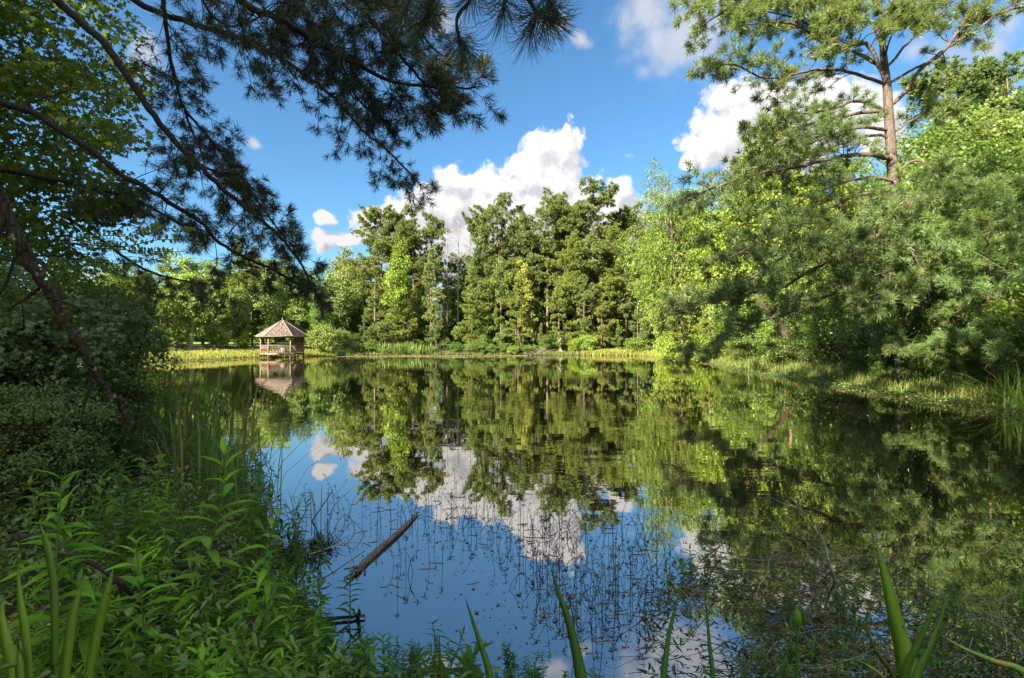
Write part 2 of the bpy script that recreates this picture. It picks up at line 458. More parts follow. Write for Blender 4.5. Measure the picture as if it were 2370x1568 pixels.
def bough(W, T, path, r0, r1, n_sub, sub_len, rng, start=.25, droop=-.10, side=.8, lift=0.0, twig=.16, twigs=(3, 5), size=1.0, sub_r=None, flat=1.0, sides=7, rise=.15):
    """A pine bough: curved limb, side branches, short shoots; T collects (place, axis, size) of the needle tufts."""
    p = cat(path, 5); p[2:-1] += rng.normal(size=(len(p) - 3, 3)) * r0 * .16
    tube(W, p, (r0, r1), sides)
    sub_r = sub_r or r0 * .32
    for q in range(n_sub):
        u = start + (1 - start) * (q + rng.random()) / n_sub
        a, t = interp(p, u)
        v = rng.normal(size=3) * np.array([1, 1, flat]); v = nrm(v - t * (v @ t))
        L = sub_len * rng.uniform(.45, 1.2) * (1 - .55 * u)
        s, dd = grow(W, T, a, t * rng.uniform(.25, .8) + v * side + np.array([0, 0, lift]), L, rng, sub_r * (1 - .6 * u), 4, droop)
        for j in range(rng.integers(*twigs)):
            b, td = interp(s, rng.uniform(.3, 1)); td = nrm(td + rng.normal(size=3) * .55 + np.array([0, 0, rise + lift * .3]))
            e = b + td * twig * rng.uniform(.4, 1.2); tube(W, [b, e], (sub_r * .28, sub_r * .15), 3, False)
            T.append((e, td, size * rng.uniform(.75, 1.1)))
        T.append((s[-1], dd, size))
    T.append((p[-1], interp(p, 1)[1], size))


def tufts(mb, T, tmpls, L, rng):
    pos = np.array([t[0] for t in T]); ax = np.array([t[1] for t in T]); s = np.array([t[2] for t in T]) * L
    pick = rng.integers(0, len(tmpls), len(T))
    for q, tm in enumerate(tmpls):
        mk = pick == q
        scatter(mb, tm, pos[mk], basis(ax[mk], rng), s[mk])


def make_pine(seed, H, base, spread, profile, gap=.15, L=.42, up=(-.1, .75), tmpl=T_FAR, dens=1.0, whorl=.75, r=.012, lean=.02, twig=0.42):
    """Pine of height H: bare trunk to base * H, whorled branches; returns the wood and the needles."""
    g = np.random.default_rng(seed); W = MB(); B = MB(); T = []
    z = np.linspace(0, H, 10); tp = np.stack([np.cumsum(g.normal(size=10)) * lean * H * .12, np.cumsum(g.normal(size=10)) * lean * H * .12, z], -1); tp -= tp[0]
    tp[:, 2] = z; tube(W, tp, H * r * (1 - .9 * (z / H) ** 1.1), 8)
    zz = base * H
    while zz < H * .985:
        t = (zz - base * H) / (H * (1 - base))
        for q in range(g.integers(3, 6)):
            if g.random() < gap: continue
            a = g.uniform(0, 2 * math.pi); L_ = spread * profile(t) * g.uniform(.6, 1.2) * (.80 + .42 * math.sin(a + 2.2 * math.sin(zz * .55 + seed)))
            if L_ < .25: L_ = .25
            e = up[0] + (up[1] - up[0]) * t + g.normal() * .12
            st, _ = interp(tp, min(zz / H, 1)); d = np.array([math.cos(a) * math.cos(e), math.sin(a) * math.cos(e), math.sin(e)])
            p, dd = grow(B, T, st, d, L_, g, H * r * .18 * (1.1 - t), 4, .05 + .05 * t, .14, 4)
            n = max(2, int(L_ * 2.6 * dens))
            for j in range(n):
                u = g.uniform(.32, 1); b, td = interp(p, u)
                sd_ = nrm(np.cross(td, (0, 0, 1))) * (1 if j % 2 else -1)
                l2 = max(.3, L_ * .36 * (1.25 - u)) * g.uniform(.5, 1.2)
                sub = nrm(td * .6 + sd_ * .9 + np.array([0, 0, g.normal() * .25 + .1])); e2 = b + sub * l2
                tube(B, [b, e2], (H * r * .05, H * r * .02), 3, False)
                T.append((e2, sub + np.array([0, 0, .5]), g.uniform(.75, 1.15)))
                for _ in range(max(1, int(l2 / .28))):
                    b2 = b + sub * l2 * g.uniform(.25, 1); v = nrm(g.normal(size=3) + sub + np.array([0, 0, .8]))
                    T.append((b2 + v * twig * .6, v, g.uniform(.6, 1.1)))
            T.append((p[-1], dd + np.array([0, 0, .3]), 1.0))
        zz += whorl * g.uniform(.7, 1.3)
    T.append((tp[-1], np.array([0, 0, 1.0]), 1.0))
    N = MB(); tufts(N, T, tmpl, L, g)
    return W, B, N


def make_broadleaf(seed, H, wid, base, n_cl, per, leaf, tmpl=L_FAR, bole=.016, shape=.5, cl_r=None, stems=1, upn=.7, lean=0.0, droopy=0.0):
    """Broadleaved tree: bole, limbs to leaf clumps spread through an uneven crown with gaps."""
    g = np.random.default_rng(seed); W = MB(); B = MB(); N = MB()
    tops = []
    for s in range(stems):
        a = g.uniform(0, 6.28); k_ = 0 if stems == 1 else .22 * wid
        n = 9; z = np.linspace(0, H * .88, n); off = np.stack([np.cumsum(g.normal(size=n)), np.cumsum(g.normal(size=n))], -1) * H * .010
        pth = np.stack([off[:, 0] + math.cos(a) * k_ * z / H * 1.6 + lean * z, off[:, 1] + math.sin(a) * k_ * z / H * 1.6, z], -1); pth -= pth[0]
        tube(W, pth, H * bole * (1 - .88 * (z / z[-1])) / stems ** .4, 8); tops.append(pth)
    hz = H * (1 - base) / 2; cz = H * base + hz; cl_r = cl_r or wid * .13
    cs = []; lobes = nrm(g.normal(size=(7, 3)))
    while len(cs) < n_cl:
        v = nrm(g.normal(size=3)); rr = g.uniform(.12, 1) ** shape
        bump = .78 + .34 * max(0, (lobes @ v).max()) ** 6
        t = v[2] * rr
        ww = wid / 2 * (1 - .25 * max(t, 0)) * (1 if t > -.5 else .85)
        cs.append((v[0] * rr * ww * bump, v[1] * rr * ww * bump, cz + t * hz * bump))
    cs = np.array(cs); cs[:, 0] += lean * cs[:, 2]
    for q, c_ in enumerate(cs):
        if q % 2 == 0:
            p = tops[q % stems]; u = np.clip((c_[2] - .32 * np.hypot(c_[0], c_[1]) - .1 * H) / (H * .88), .12, .97); a, t = interp(p, u)
            mid = (a + c_) / 2 + np.array([0, 0, .04 * H * g.random()]); tube(B, cat([a, mid, c_], 3), (H * bole * .22 * (1.1 - u), H * .0012), 4, False)
    k_ = g.integers(int(per * .6), int(per * 1.4), n_cl); idx = np.repeat(np.arange(n_cl), k_)
    rad = cl_r * g.uniform(.65, 1.35, n_cl)
    dv = nrm(g.normal(size=(len(idx), 3))) * (g.random(len(idx)) ** .5)[:, None] * rad[idx][:, None] * np.array([1, 1, .62])
    pos = cs[idx] + dv; pos[:, 2] -= droopy * (np.hypot(dv[:, 0], dv[:, 1]) ** 2) / rad[idx]
    out_ = nrm(pos - np.array([0, 0, cz]))
    nn = nrm(g.normal(size=(len(idx), 3)) * .62 + np.array([0, 0, upn * .7]) + out_ * .3 + np.array(SUNV) * .55)
    xx = nrm(g.normal(size=(len(idx), 3)) + dv / rad[idx][:, None] * .8 + np.array([0, 0, -.25 - droopy]))
    y_ = nrm(np.cross(nn, xx)); x_ = np.cross(y_, nn)
    scatter(N, tmpl, pos, np.stack([x_, y_, nn], -1), leaf * g.uniform(.65, 1.25, len(idx)))
    return W, B, N


KIND = {}


def kind(key, H, parts, bark, leafm, crown='crown'):
    W, B, N = parts
    KIND[key] = (H, W.mesh('trunk', M[bark], True), B.mesh('limbs', M[bark], False), N.mesh(crown, M[leafm]), crown)


def plant_tree(key, name, label, catg, x, y, H, wid=1.0, rot=0.0, tint=(1, 1, 1), group=None, z=None):
    """One tree: an Empty at its foot with trunk, limbs and crown."""
    H0, tm, bm_, cm, cn = KIND[key]
    s = H / H0
    o = thing(name, label, catg, (x, y, (float(gz(x, y)) if z is None else z) - .05), group)
    o.rotation_euler = (0, 0, rot); o.scale = (s * wid, s * wid, s)
    for nm, me in (('trunk', tm), ('limbs', bm_), (cn, cm)):
        c_ = link(nm, me, o)
        if nm == cn: c_.color = (*tint, 1)
    return o


round_top = lambda t: (.22 + .80 * max(0, 1 - t ** 3.0) ** .6) * (.62 + .38 * min(1, t * 3))
cone = lambda t: (1 - t) ** .8 * .97 + .05
egg = lambda t: math.sin(math.pi * min(1, .12 + .88 * t) ** .8) * .9 + .08
kind('tall_pine_a', 26, make_pine(11, 26, .34, 6.2, round_top, .2, L=.5, dens=1.5), 'pine_bark', 'far_needle')
kind('tall_pine_b', 26, make_pine(12, 26, .40, 5.6, lambda t: (.5 + .6 * math.sin(math.pi * min(1, t * 1.05))) * (1 - t ** 6) + .12, .25, L=.5, dens=1.5), 'pine_bark', 'far_needle')
kind('tall_pine_c', 26, make_pine(13, 26, .28, 6.6, lambda t: (.55 + .5 * t) * (1 - t ** 5) + .18, .24, L=.5, dens=1.5), 'pine_bark', 'far_needle')
kind('tall_pine_d', 26, make_pine(14, 26, .55, 5.6, lambda t: (.9 - .25 * t) * (1 - t ** 8) + .2, .2, L=.5, dens=1.5), 'pine_bark', 'far_needle')
kind('open_pine', 24, make_pine(18, 24, .30, 4.6, round_top, .35, L=.42, dens=.8), 'pine_bark', 'far_needle')
kind('young_pine_a', 13, make_pine(15, 13, .06, 3.0, cone, .12, dens=1.4, up=(-.05, .8), whorl=.8), 'pine_bark', 'far_needle')
kind('young_pine_b', 13, make_pine(16, 13, .10, 3.4, egg, .22, dens=1.5, up=(0, .7), whorl=.95), 'pine_bark', 'far_needle')
kind('column_pine', 16, make_pine(17, 16, .10, 1.9, egg, .08, dens=1.6, up=(.1, .9), whorl=.6), 'pine_bark', 'far_needle')
kind('broad_a', 15, make_broadleaf(21, 15, 9, .08, 190, 62, .36), 'bark', 'far_leaf')
kind('broad_b', 15, make_broadleaf(22, 15, 8, .07, 180, 62, .36), 'bark', 'far_leaf')
kind('broad_c', 15, make_broadleaf(23, 15, 7, .05, 160, 66, .33, shape=.6), 'bark', 'far_leaf')
kind('mid_broad', 15, make_broadleaf(36, 15, 8.5, .06, 280, 90, .215, cl_r=.95), 'bark', 'far_leaf')
kind('slim_gum', 14, make_broadleaf(24, 14, 5.4, .14, 120, 64, .29), 'bark', 'far_leaf')
kind('pale_gum', 14, make_broadleaf(34, 14, 6.6, .17, 150, 64, .29, lean=-.05, bole=.02), 'pale_bark', 'far_leaf')
kind('willow', 17, make_broadleaf(25, 17, 8, .06, 190, 90, .36, fold((.0, .10, .0), .2, .3), droopy=.9), 'bark', 'far_leaf')
kind('bush_a', 3, make_broadleaf(26, 3, 3.4, .02, 60, 70, .13, stems=4), 'bark', 'far_leaf')
kind('bush_b', 3, make_broadleaf(27, 3, 2.8, .0, 50, 70, .15, stems=3), 'bark', 'far_leaf')
kind('thicket', 8, make_broadleaf(33, 8, 10, -.18, 170, 60, .40, stems=4), 'bark', 'far_leaf')
kind('near_broad', 12, make_broadleaf(28, 12, 8, .08, 200, 90, .19, L_OVAL), 'bark', 'shrub_leaf')
kind('near_star', 14, make_broadleaf(29, 14, 8.5, .14, 170, 75, .20, L_STAR), 'bark', 'shrub_leaf')
kind('near_bush_a', 2.6, make_broadleaf(30, 2.6, 2.6, .0, 150, 85, .050, L_OVAL, stems=6, cl_r=.26, shape=.6, upn=.9), 'dark_bark', 'shrub_leaf')
kind('near_bush_b', 2.6, make_broadleaf(31, 2.6, 2.4, .0, 130, 70, .064, L_STAR, stems=6, cl_r=.26, shape=.6, upn=.9), 'dark_bark', 'shrub_leaf')
kind('near_sapling', 3, make_broadleaf(35, 3, 2.6, .12, 75, 42, .075, L_STAR, stems=3, cl_r=.28, shape=.7, upn=.9), 'dark_bark', 'shrub_leaf')
kind('near_pine', 8, make_pine(32, 8, .10, 3.1, egg, .15, L=.27, up=(-.15, .7), tmpl=T_MID, dens=2.0, whorl=.42, twig=.22), 'pine_bark', 'needle')


def make_snag(seed, H):
    g = np.random.default_rng(seed); W = MB(); B = MB()
    z = np.linspace(0, H, 10); p = np.stack([np.cumsum(g.normal(size=10)) * .05, np.cumsum(g.normal(size=10)) * .05, z], -1); tube(W, p, H * .009 * (1 - .85 * z / H), 7)
    for q in range(26):
        u = g.uniform(.45, .99); a, _ = interp(p, u); an = g.uniform(0, 6.28)
        s, d = grow(B, None, a, (math.cos(an), math.sin(an), g.uniform(.3, 1.3)), g.uniform(.6, 2.2), g, .04, 4, .05, .2)
        for j in range(3): b, d = interp(s, g.uniform(.3, .9)); grow(B, None, b, d + g.normal(size=3) * .5, g.uniform(.3, .9), g, .018, 3, .08, .2, 3)
    return W, B


SNAG = []
for sdn in (41, 42, 43):
    W_, B_ = make_snag(sdn, 20); SNAG.append((W_.mesh('trunk', M['dead_wood'], True), B_.mesh('branches', M['dead_wood'])))


def plant_snag(q, label, x, y, H):
    o = thing('dead_tree', label, 'dead tree', (x, y, float(gz(x, y)) - .05), 'bare dead trees on the far shore'); o.scale = (H / 20,) * 3; o.rotation_euler = (0, 0, q * 2.1)
    link('trunk', SNAG[q][0], o); link('branches', SNAG[q][1], o)

# ------------------------------------------------------------------ trees of the far shore (kind, x, depth, top y in the photograph, width, tint, name, category, label)
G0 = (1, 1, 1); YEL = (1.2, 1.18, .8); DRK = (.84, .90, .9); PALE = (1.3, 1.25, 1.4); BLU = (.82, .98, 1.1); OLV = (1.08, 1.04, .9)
FAR = [
 ('tall_pine_a', 882, 84, 492, 1.05, G0, 'pine_tree', 'pine', 'tall round topped pine at the left end of the far pine row'),
 ('tall_pine_c', 935, 87, 496, .85, G0, 'pine_tree', 'pine', 'tall pine right behind the light green narrow tree on the far shore'),
 ('tall_pine_b', 1000, 88, 500, .75, G0, 'pine_tree', 'pine', 'slim tall pine left of the gap with the bare dead trees'),
 ('tall_pine_b', 1112, 88, 500, .62, DRK, 'pine_tree', 'pine', 'thin dark pine at the right edge of the gap with the dead trees'),
 ('tall_pine_c', 1150, 85, 476, .95, G0, 'pine_tree', 'pine', 'broad pine with a ragged top right of the dead trees'),
 ('tall_pine_d', 1222, 92, 508, .8, DRK, 'pine_tree', 'pine', 'pine with a small top set back in the dip right of the ragged pine'),
 ('tall_pine_a', 1268, 84, 463, .95, G0, 'pine_tree', 'pine', 'big pine just left of the tallest pine on the far shore'),
 ('tall_pine_c', 1372, 82, 449, 1.1, G0, 'pine_tree', 'pine', 'tallest pine of the far shore, with a broad double top'),
 ('tall_pine_b', 1425, 88, 490, .9, G0, 'pine_tree', 'pine', 'pine on the right shoulder of the tallest pine'),
 ('tall_pine_d', 1470, 90, 508, .8, DRK, 'pine_tree', 'pine', 'open pine with a bare stem before the sunlit trees on the right'),
 ('tall_pine_d', 1495, 84, 535, .7, OLV, 'pine_tree', 'pine', 'thin pine at the right end of the far row, its stem against the sky'),
 ('tall_pine_d', 1310, 92, 500, .9, G0, 'pine_tree', 'pine', 'pine with bare pale stem behind the two tallest pines'),
 ('tall_pine_a', 1330, 78, 560, .75, YEL, 'pine_tree', 'pine', 'lower yellow green pine before the tallest pine'),
 ('tall_pine_b', 1450, 78, 610, .7, G0, 'pine_tree', 'pine', 'mid height pine below the right shoulder of the pine row'),
 ('broad_a', 815, 92, 562, .8, (1.25, 1.0, 1.05), 'oak_tree', 'oak', 'dull brownish oak rising at the left end of the far pines'),
 ('broad_c', 770, 86, 588, .9, OLV, 'oak_tree', 'oak', 'olive round oak behind the hanging pine tip on the far shore'),
 ('slim_gum', 922, 76, 545, .75, (1.3, 1.3, .7), 'poplar_tree', 'poplar', 'narrow bright yellow green tree before the leftmost tall pines'),
 ('young_pine_a', 868, 77, 580, 1.0, G0, 'young_pine', 'young pine', 'dark young pine at the water below the leftmost tall pine'),
 ('column_pine', 998, 77, 578, .95, (1.35, 1.3, 1.5), 'young_pine', 'young pine', 'pale grey green column shaped pine left of the dead trees'),
 ('column_pine', 1032, 80, 640, .8, G0, 'young_pine', 'young pine', 'dark narrow pine right beside the pale column pine'),
 ('young_pine_a', 1092, 77, 605, .85, (1.05, 1.15, .9), 'young_pine', 'young pine', 'bright green young pine, left one of the pair right of the dead trees'),
 ('young_pine_b', 1160, 77, 600, .85, (1.1, 1.2, .9), 'young_pine', 'young pine', 'bright green young pine, right one of the pair, beside the reddish maple'),
 ('slim_gum', 1212, 76.5, 590, .62, (1.45, 1.15, .8), 'maple_tree', 'maple', 'slender maple with yellowish leaves, faintly reddish, in the middle of the far shore'),
 ('young_pine_b', 1085, 74.5, 690, .8, YEL, 'young_pine', 'young pine', 'low pine with sunlit flat sprays left of the reddish maple'),
 ('young_pine_b', 1295, 75, 660, 1.0, YEL, 'young_pine', 'young pine', 'pine with sunlit flat tiers right of the reddish maple'),
 ('young_pine_b', 1392, 75, 680, .95, (1.4, 1.2, 1.1), 'young_pine', 'young pine', 'pale sunlit pine with round sprays below the tallest pine'),
 ('young_pine_b', 1430, 74, 745, .8, YEL, 'young_pine', 'young pine', 'small pine leaning over the bright grass at the far right corner'),
 ('young_pine_a', 1253, 73.5, 748, .95, (1.25, 1.25, 1.0), 'young_pine', 'young pine', 'little bushy pine on the shore beside the brush pile'),
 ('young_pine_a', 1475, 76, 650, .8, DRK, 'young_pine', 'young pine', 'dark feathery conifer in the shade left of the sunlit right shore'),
 ('young_pine_a', 1010, 75, 700, .9, BLU, 'young_pine', 'young pine', 'dark blue green pine drooping over the reeds of the far shore'),
 ('young_pine_b', 905, 74.5, 690, 1.0, G0, 'young_pine', 'young pine', 'young pine with a few sunlit sprays at the water below the narrow bright tree'),
 ('young_pine_b', 842, 74, 740, .9, BLU, 'young_pine', 'young pine', 'low shaded pine hanging over the water right of the gazebo bushes'),
 ('broad_c', 1345, 78, 700, .6, G0, 'broadleaf_tree', 'tree', 'dark broadleaf tree in the shade behind the stone lantern'),
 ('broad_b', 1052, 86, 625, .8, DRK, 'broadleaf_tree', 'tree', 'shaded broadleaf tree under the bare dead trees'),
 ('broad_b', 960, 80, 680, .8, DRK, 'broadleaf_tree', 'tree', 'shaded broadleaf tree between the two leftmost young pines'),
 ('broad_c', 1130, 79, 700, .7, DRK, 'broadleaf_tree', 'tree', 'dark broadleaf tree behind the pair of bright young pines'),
 ('bush_a', 1326, 73, 778, .8, (1.6, 1.5, .7), 'shrub', 'shrub', 'small bright yellow green shrub right of the stone lantern'),
 ('bush_a', 1358, 73.5, 768, 1.1, (1.3, 1.4, .9), 'shrub', 'shrub', 'light green shrub at the far corner, two bushes right of the stone lantern'),
 ('bush_b', 1187, 71.2, 797, 1.2, (1.4, 1.35, .9), 'shrub', 'shrub', 'low willow shrub leaning over the water before the maple'),
 ('bush_b', 1118, 73, 770, 1.2, G0, 'shrub', 'shrub', 'leafy green shrub below the sunlit flat sprays'),
 ('bush_a', 1470, 70, 775, 1.3, YEL, 'shrub', 'shrub', 'yellow green shrub at the far right corner of the pond'),
 # left of the gazebo and behind it
 ('pale_gum', 440, 62, 578, .95, (1.25, 1.25, .95), 'sweetgum_tree', 'tree', 'sunlit tree with a pale leaning trunk left of the gazebo'),
 ('young_pine_a', 388, 68, 578, 1.1, YEL, 'young_pine', 'young pine', 'yellow green pine top left of the sunlit pale trunked tree'),
 ('broad_a', 330, 62, 600, .85, OLV, 'broadleaf_tree', 'tree', 'sunlit tree behind the left shrubs, left of the yellow green pine'),
 ('young_pine_b', 372, 58, 690, .8, YEL, 'young_pine', 'young pine', 'feathery sunlit conifer at the water left of the pale trunk'),
 ('broad_c', 500, 72, 588, .85, G0, 'broadleaf_tree', 'tree', 'darker tree right of the sunlit pale trunked tree'),
 ('column_pine', 552, 70, 556, 1.1, YEL, 'cypress_tree', 'cypress', 'pointed yellow green cypress left of the gazebo roof'),
 ('column_pine', 585, 76, 575, 1.0, G0, 'cypress_tree', 'cypress', 'darker pointed cypress right of the yellow green one'),
 ('broad_b', 555, 68, 655, .75, G0, 'broadleaf_tree', 'tree', 'leafy tree with yellowish tips at the lawn left of the gazebo'),
 ('broad_a', 640, 76, 590, .8, PALE, 'broadleaf_tree', 'tree', 'pale silvery green tree right behind the gazebo'),
 ('broad_b', 700, 80, 610, .8, G0, 'broadleaf_tree', 'tree', 'tall tree behind the gazebo, right of the pale silvery one'),
 ('broad_c', 742, 73, 640, .75, BLU, 'broadleaf_tree', 'tree', 'dark blue green tree rising just right of the gazebo'),
 ('bush_a', 752, 66, 742, 1.05, (1.1, 1.05, .75), 'shrub', 'shrub', 'round green bush with yellow leaves at the water right of the gazebo'),
 ('bush_a', 800, 70, 760, 1.2, DRK, 'shrub', 'shrub', 'dark bush at the water between the gazebo and the low pines'),
 ('bush_b', 565, 66, 765, .7, (1.7, 1.5, .6), 'shrub', 'shrub', 'small bright yellow green sapling bush left of the gazebo posts'),
 ('bush_b', 480, 66, 795, 1.4, DRK, 'shrub', 'shrub', 'low dark shrub before the lawn strip, right of the pale trunk'),
 ('bush_b', 590, 66, 797, 1.3, DRK, 'shrub', 'shrub', 'low dark shrub before the lawn strip, beside the gazebo'),
 ('bush_b', 425, 60, 765, .6, YEL, 'shrub', 'shrub', 'small leafy shrub at the foot of the pale trunk'),
 ('young_pine_a', 300, 57, 660, 1.1, YEL, 'young_pine', 'young pine', 'bushy sunlit conifer at the left end of the grass bank'),
 ('bush_b', 505, 64.5, 740, .8, (1.2, 1.2, .8), 'shrub', 'shrub', 'sunlit leafy shrub right of the pale trunk, taller than the dark one before the lawn'),
 ('bush_a', 375, 57, 745, .8, (1.3, 1.3, .8), 'shrub', 'shrub', 'sunlit shrub on the grass bank left of the pale trunk'),
 ('bush_a', 335, 52, 760, .9, (1.4, 1.4, .7), 'shrub', 'shrub', 'bright shrub on the left bank at the edge of the dark foreground leaves'),
 ('broad_b', 250, 56, 600, .9, OLV, 'broadleaf_tree', 'tree', 'sunlit tree seen through the dark shrubs on the left'),
 ('broad_a', 160, 50, 590, .8, OLV, 'broadleaf_tree', 'tree', 'tree behind the leaning trunk on the left'),
 ('young_pine_a', 290, 50, 700, .8, YEL, 'young_pine', 'young pine', 'yellowish young pine seen through the left shrubs'),
 ('broad_c', 300, 66, 588, 1.0, G0, 'broadleaf_tree', 'tree', 'green tree at the left between the leaning trunk and the yellow green pine'),
 ('broad_b', 470, 78, 590, 1.1, G0, 'broadleaf_tree', 'tree', 'green tree behind the lawn, right behind the sunlit pale trunked tree'),
 ('broad_a', 610, 82, 575, 1.1, G0, 'broadleaf_tree', 'tree', 'tall green tree above the left side of the gazebo roof'),
 ('broad_c', 410, 76, 600, 1.1, YEL, 'broadleaf_tree', 'tree', 'yellow green tree behind the pale trunked tree, at its left'),
 ('broad_a', 520, 84, 600, 1.0, DRK, 'broadleaf_tree', 'tree', 'dark tree beyond the lawn between the pale trunk and the cypress'),
 ('broad_c', 690, 74, 660, .9, G0, 'broadleaf_tree', 'tree', 'leafy tree at the right shoulder of the gazebo roof'),
 ('broad_b', 780, 80, 630, .9, G0, 'broadleaf_tree', 'tree', 'green tree below the dull brownish oak'),
 ('tall_pine_a', 1195, 86, 520, .95, G0, 'pine_tree', 'pine', 'pine filling the dip right of the ragged topped pine'),
 ('tall_pine_c', 1310, 85, 492, .9, YEL, 'pine_tree', 'pine', 'sunlit pine between the two tallest pines'),
 ('tall_pine_b', 955, 84, 530, .95, G0, 'pine_tree', 'pine', 'pine between the leftmost tall pine and the slim pine'),
 ('tall_pine_a', 1420, 80, 540, .95, YEL, 'pine_tree', 'pine', 'sunlit pine before the right shoulder of the tallest pine'),
 ('young_pine_b', 1200, 76, 650, .9, YEL, 'young_pine', 'young pine', 'sunlit young pine beside the slender maple'),
 ('young_pine_b', 1350, 75.5, 640, 1.0, G0, 'young_pine', 'young pine', 'green young pine between the sunlit tiers and the pale round sprays'),
 ('young_pine_a', 945, 76, 640, 1.0, YEL, 'young_pine', 'young pine', 'green young pine right of the narrow bright tree'),
 # sunlit corner on the right
 ('willow', 1555, 50, 352, .95, (1.05, 1.05, .8), 'willow_tree', 'willow', 'tall willow with hanging sprays, highest of the sunlit trees at the right corner'),
 ('broad_a', 1562, 58, 470, .95, (1.3, 1.25, .8), 'broadleaf_tree', 'tree', 'sunlit yellow green tree left of the willow'),
 ('mid_broad', 1610, 52, 420, 1.0, (1.15, 1.15, .75), 'broadleaf_tree', 'tree', 'sunlit tree right of the willow'),
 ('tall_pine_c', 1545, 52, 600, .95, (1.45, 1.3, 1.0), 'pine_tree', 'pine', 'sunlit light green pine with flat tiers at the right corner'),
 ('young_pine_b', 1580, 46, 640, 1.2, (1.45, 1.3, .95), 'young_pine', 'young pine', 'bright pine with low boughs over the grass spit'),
 ('young_pine_a', 1640, 44, 650, 1.1, YEL, 'young_pine', 'young pine', 'yellow green pine behind the drooping boughs of the big pine'),
 ('broad_c', 1535, 56, 640, .75, (1.5, 1.5, 1.2), 'broadleaf_tree', 'tree', 'pale leaved tree beside the sunlit flat tiered pine'),
 ('bush_a', 1560, 48, 760, 1.1, (1.5, 1.4, .8), 'shrub', 'shrub', 'sunlit bush on the grass spit at the right corner'),
 ('bush_b', 1625, 43, 765, 1.1, (1.4, 1.4, .8), 'shrub', 'shrub', 'sunlit bush at the edge of the shade on the right shore'),
 ('mid_broad', 1740, 42, 330, .95, (1.3, 1.25, .7), 'broadleaf_tree', 'tree', 'tall yellow green tree behind the drooping pine boughs'),
 ('mid_broad', 1850, 40, 390, .95, (1.35, 1.25, .75), 'broadleaf_tree', 'tree', 'sunlit tree with pale limbs behind the big pine, left of its trunk'),
 ('mid_broad', 1960, 38, 360, .95, (1.2, 1.15, .75), 'broadleaf_tree', 'tree', 'yellow green tree just left of the big pine trunk'),
 ('willow', 1690, 47, 430, .8, YEL, 'willow_tree', 'willow', 'lower willow between the tall yellow green tree and the corner'),
 ('tall_pine_a', 1800, 52, 290, .9, YEL, 'pine_tree', 'pine', 'pine top against the white cloud left of the big pine trunk'),
 ('near_star', 2230, 27, 215, 1.0, (1.1, 1.15, .9), 'broadleaf_tree', 'tree', 'dark leaved tree behind the big pine, right of its trunk'),
 ('mid_broad', 2130, 33, 300, .9, G0, 'broadleaf_tree', 'tree', 'tree just right of the big pine trunk, partly sunlit'),
 ('near_star', 2330, 23, 300, .9, DRK, 'broadleaf_tree', 'tree', 'dark broadleaf tree at the right edge above the young pine'),
 ('tall_pine_a', 2330, 34, 155, 1.0, (.72, .85, .8), 'pine_tree', 'pine', 'pine crown with some brown sprays at the right edge, behind the dark trees'),
 ('tall_pine_c', 2200, 40, 190, 1.0, (.8, .9, .8), 'pine_tree', 'pine', 'sunlit pine crown behind the big pine, below its long right limb'),
]
for q, (key, px, Yd, top, wid, tint, nm, cg, lab) in enumerate(FAR):
    p = P(px, top, Yd); z0 = float(gz(p[0], p[1])); H = p[2] - z0 + .05
    plant_tree(key, nm, lab, cg, p[0], p[1], H, wid, q * 1.7, tint)
for q, (px, Yd, top, lab) in enumerate([(1036, 80, 528, 'pale straight dead tree left in the gap between the far pines'), (1062, 82, 512, 'dead tree with upright bare twigs in the middle of the gap'),
                                        (1088, 90, 500, 'bare grey dead tree at the right edge of the gap')]):
    p = P(px, top, Yd); plant_snag(q, lab, p[0], p[1], p[2] - float(gz(p[0], p[1])))

# deeper woods: trees behind the first row, and the woods round the camera that shade the near banks
g = np.random.default_rng(77)
ks = ['broad_a', 'broad_b', 'broad_c', 'tall_pine_b', 'tall_pine_d']
for q in range(26):
    x = -34 + q * 2.6 + g.normal() * .8; y = g.uniform(97, 112)
    plant_tree(ks[q % 5], 'woodland_tree', 'tree of the deeper woods, showing only between the far shore trees', 'tree', x, y, g.uniform(14, 19) * (.72 if x < -12 else 1), 1.0, q * 2.3, DRK if q % 2 else G0, 'trees of the woods behind the far shore')
for q in range(30):
    y = 12 + q * 1.9; x = 24 + g.uniform(0, 14) + .12 * y
    plant_tree(ks[q % 5], 'woodland_tree', 'tree of the deeper woods on the right shore, showing only between nearer trees', 'tree', x, y, g.uniform(11, 15), 1.0, q * 2.9, OLV if q % 2 else G0, 'trees of the woods behind the right shore')
for q in range(14):
    y = 30 + q * 3; x = -58 - g.uniform(0, 14) - .1 * y
    plant_tree(ks[q % 3], 'woodland_tree', 'tree of the deeper woods on the left shore, showing only between near leaves', 'tree', x, y, g.uniform(8, 11), 1.0, q * 2.1, YEL if q % 2 else G0, 'trees of the woods behind the left shore')
for x, y, H, key in [(-5, -13, 24, 'open_pine'), (-8.5, -9.5, 25, 'open_pine'), (-12.5, -6, 24, 'open_pine'), (-16.5, -2, 23, 'open_pine'), (-15, 7, 20, 'open_pine'), (-16.5, 12, 19, 'open_pine'), (-18, -9, 22, 'broad_c'), (-24, -4, 20, 'broad_b'), (-12, -15, 24, 'broad_c'), (-20, 8, 16, 'broad_c'), (-7, -6.5, 12, 'broad_c')]:
    plant_tree(key, 'woodland_tree', 'tree of the near bank standing behind the viewer, its shade on the near shore', 'tree', x, y, H, 1.05, x, G0, 'trees of the near bank behind the viewer')

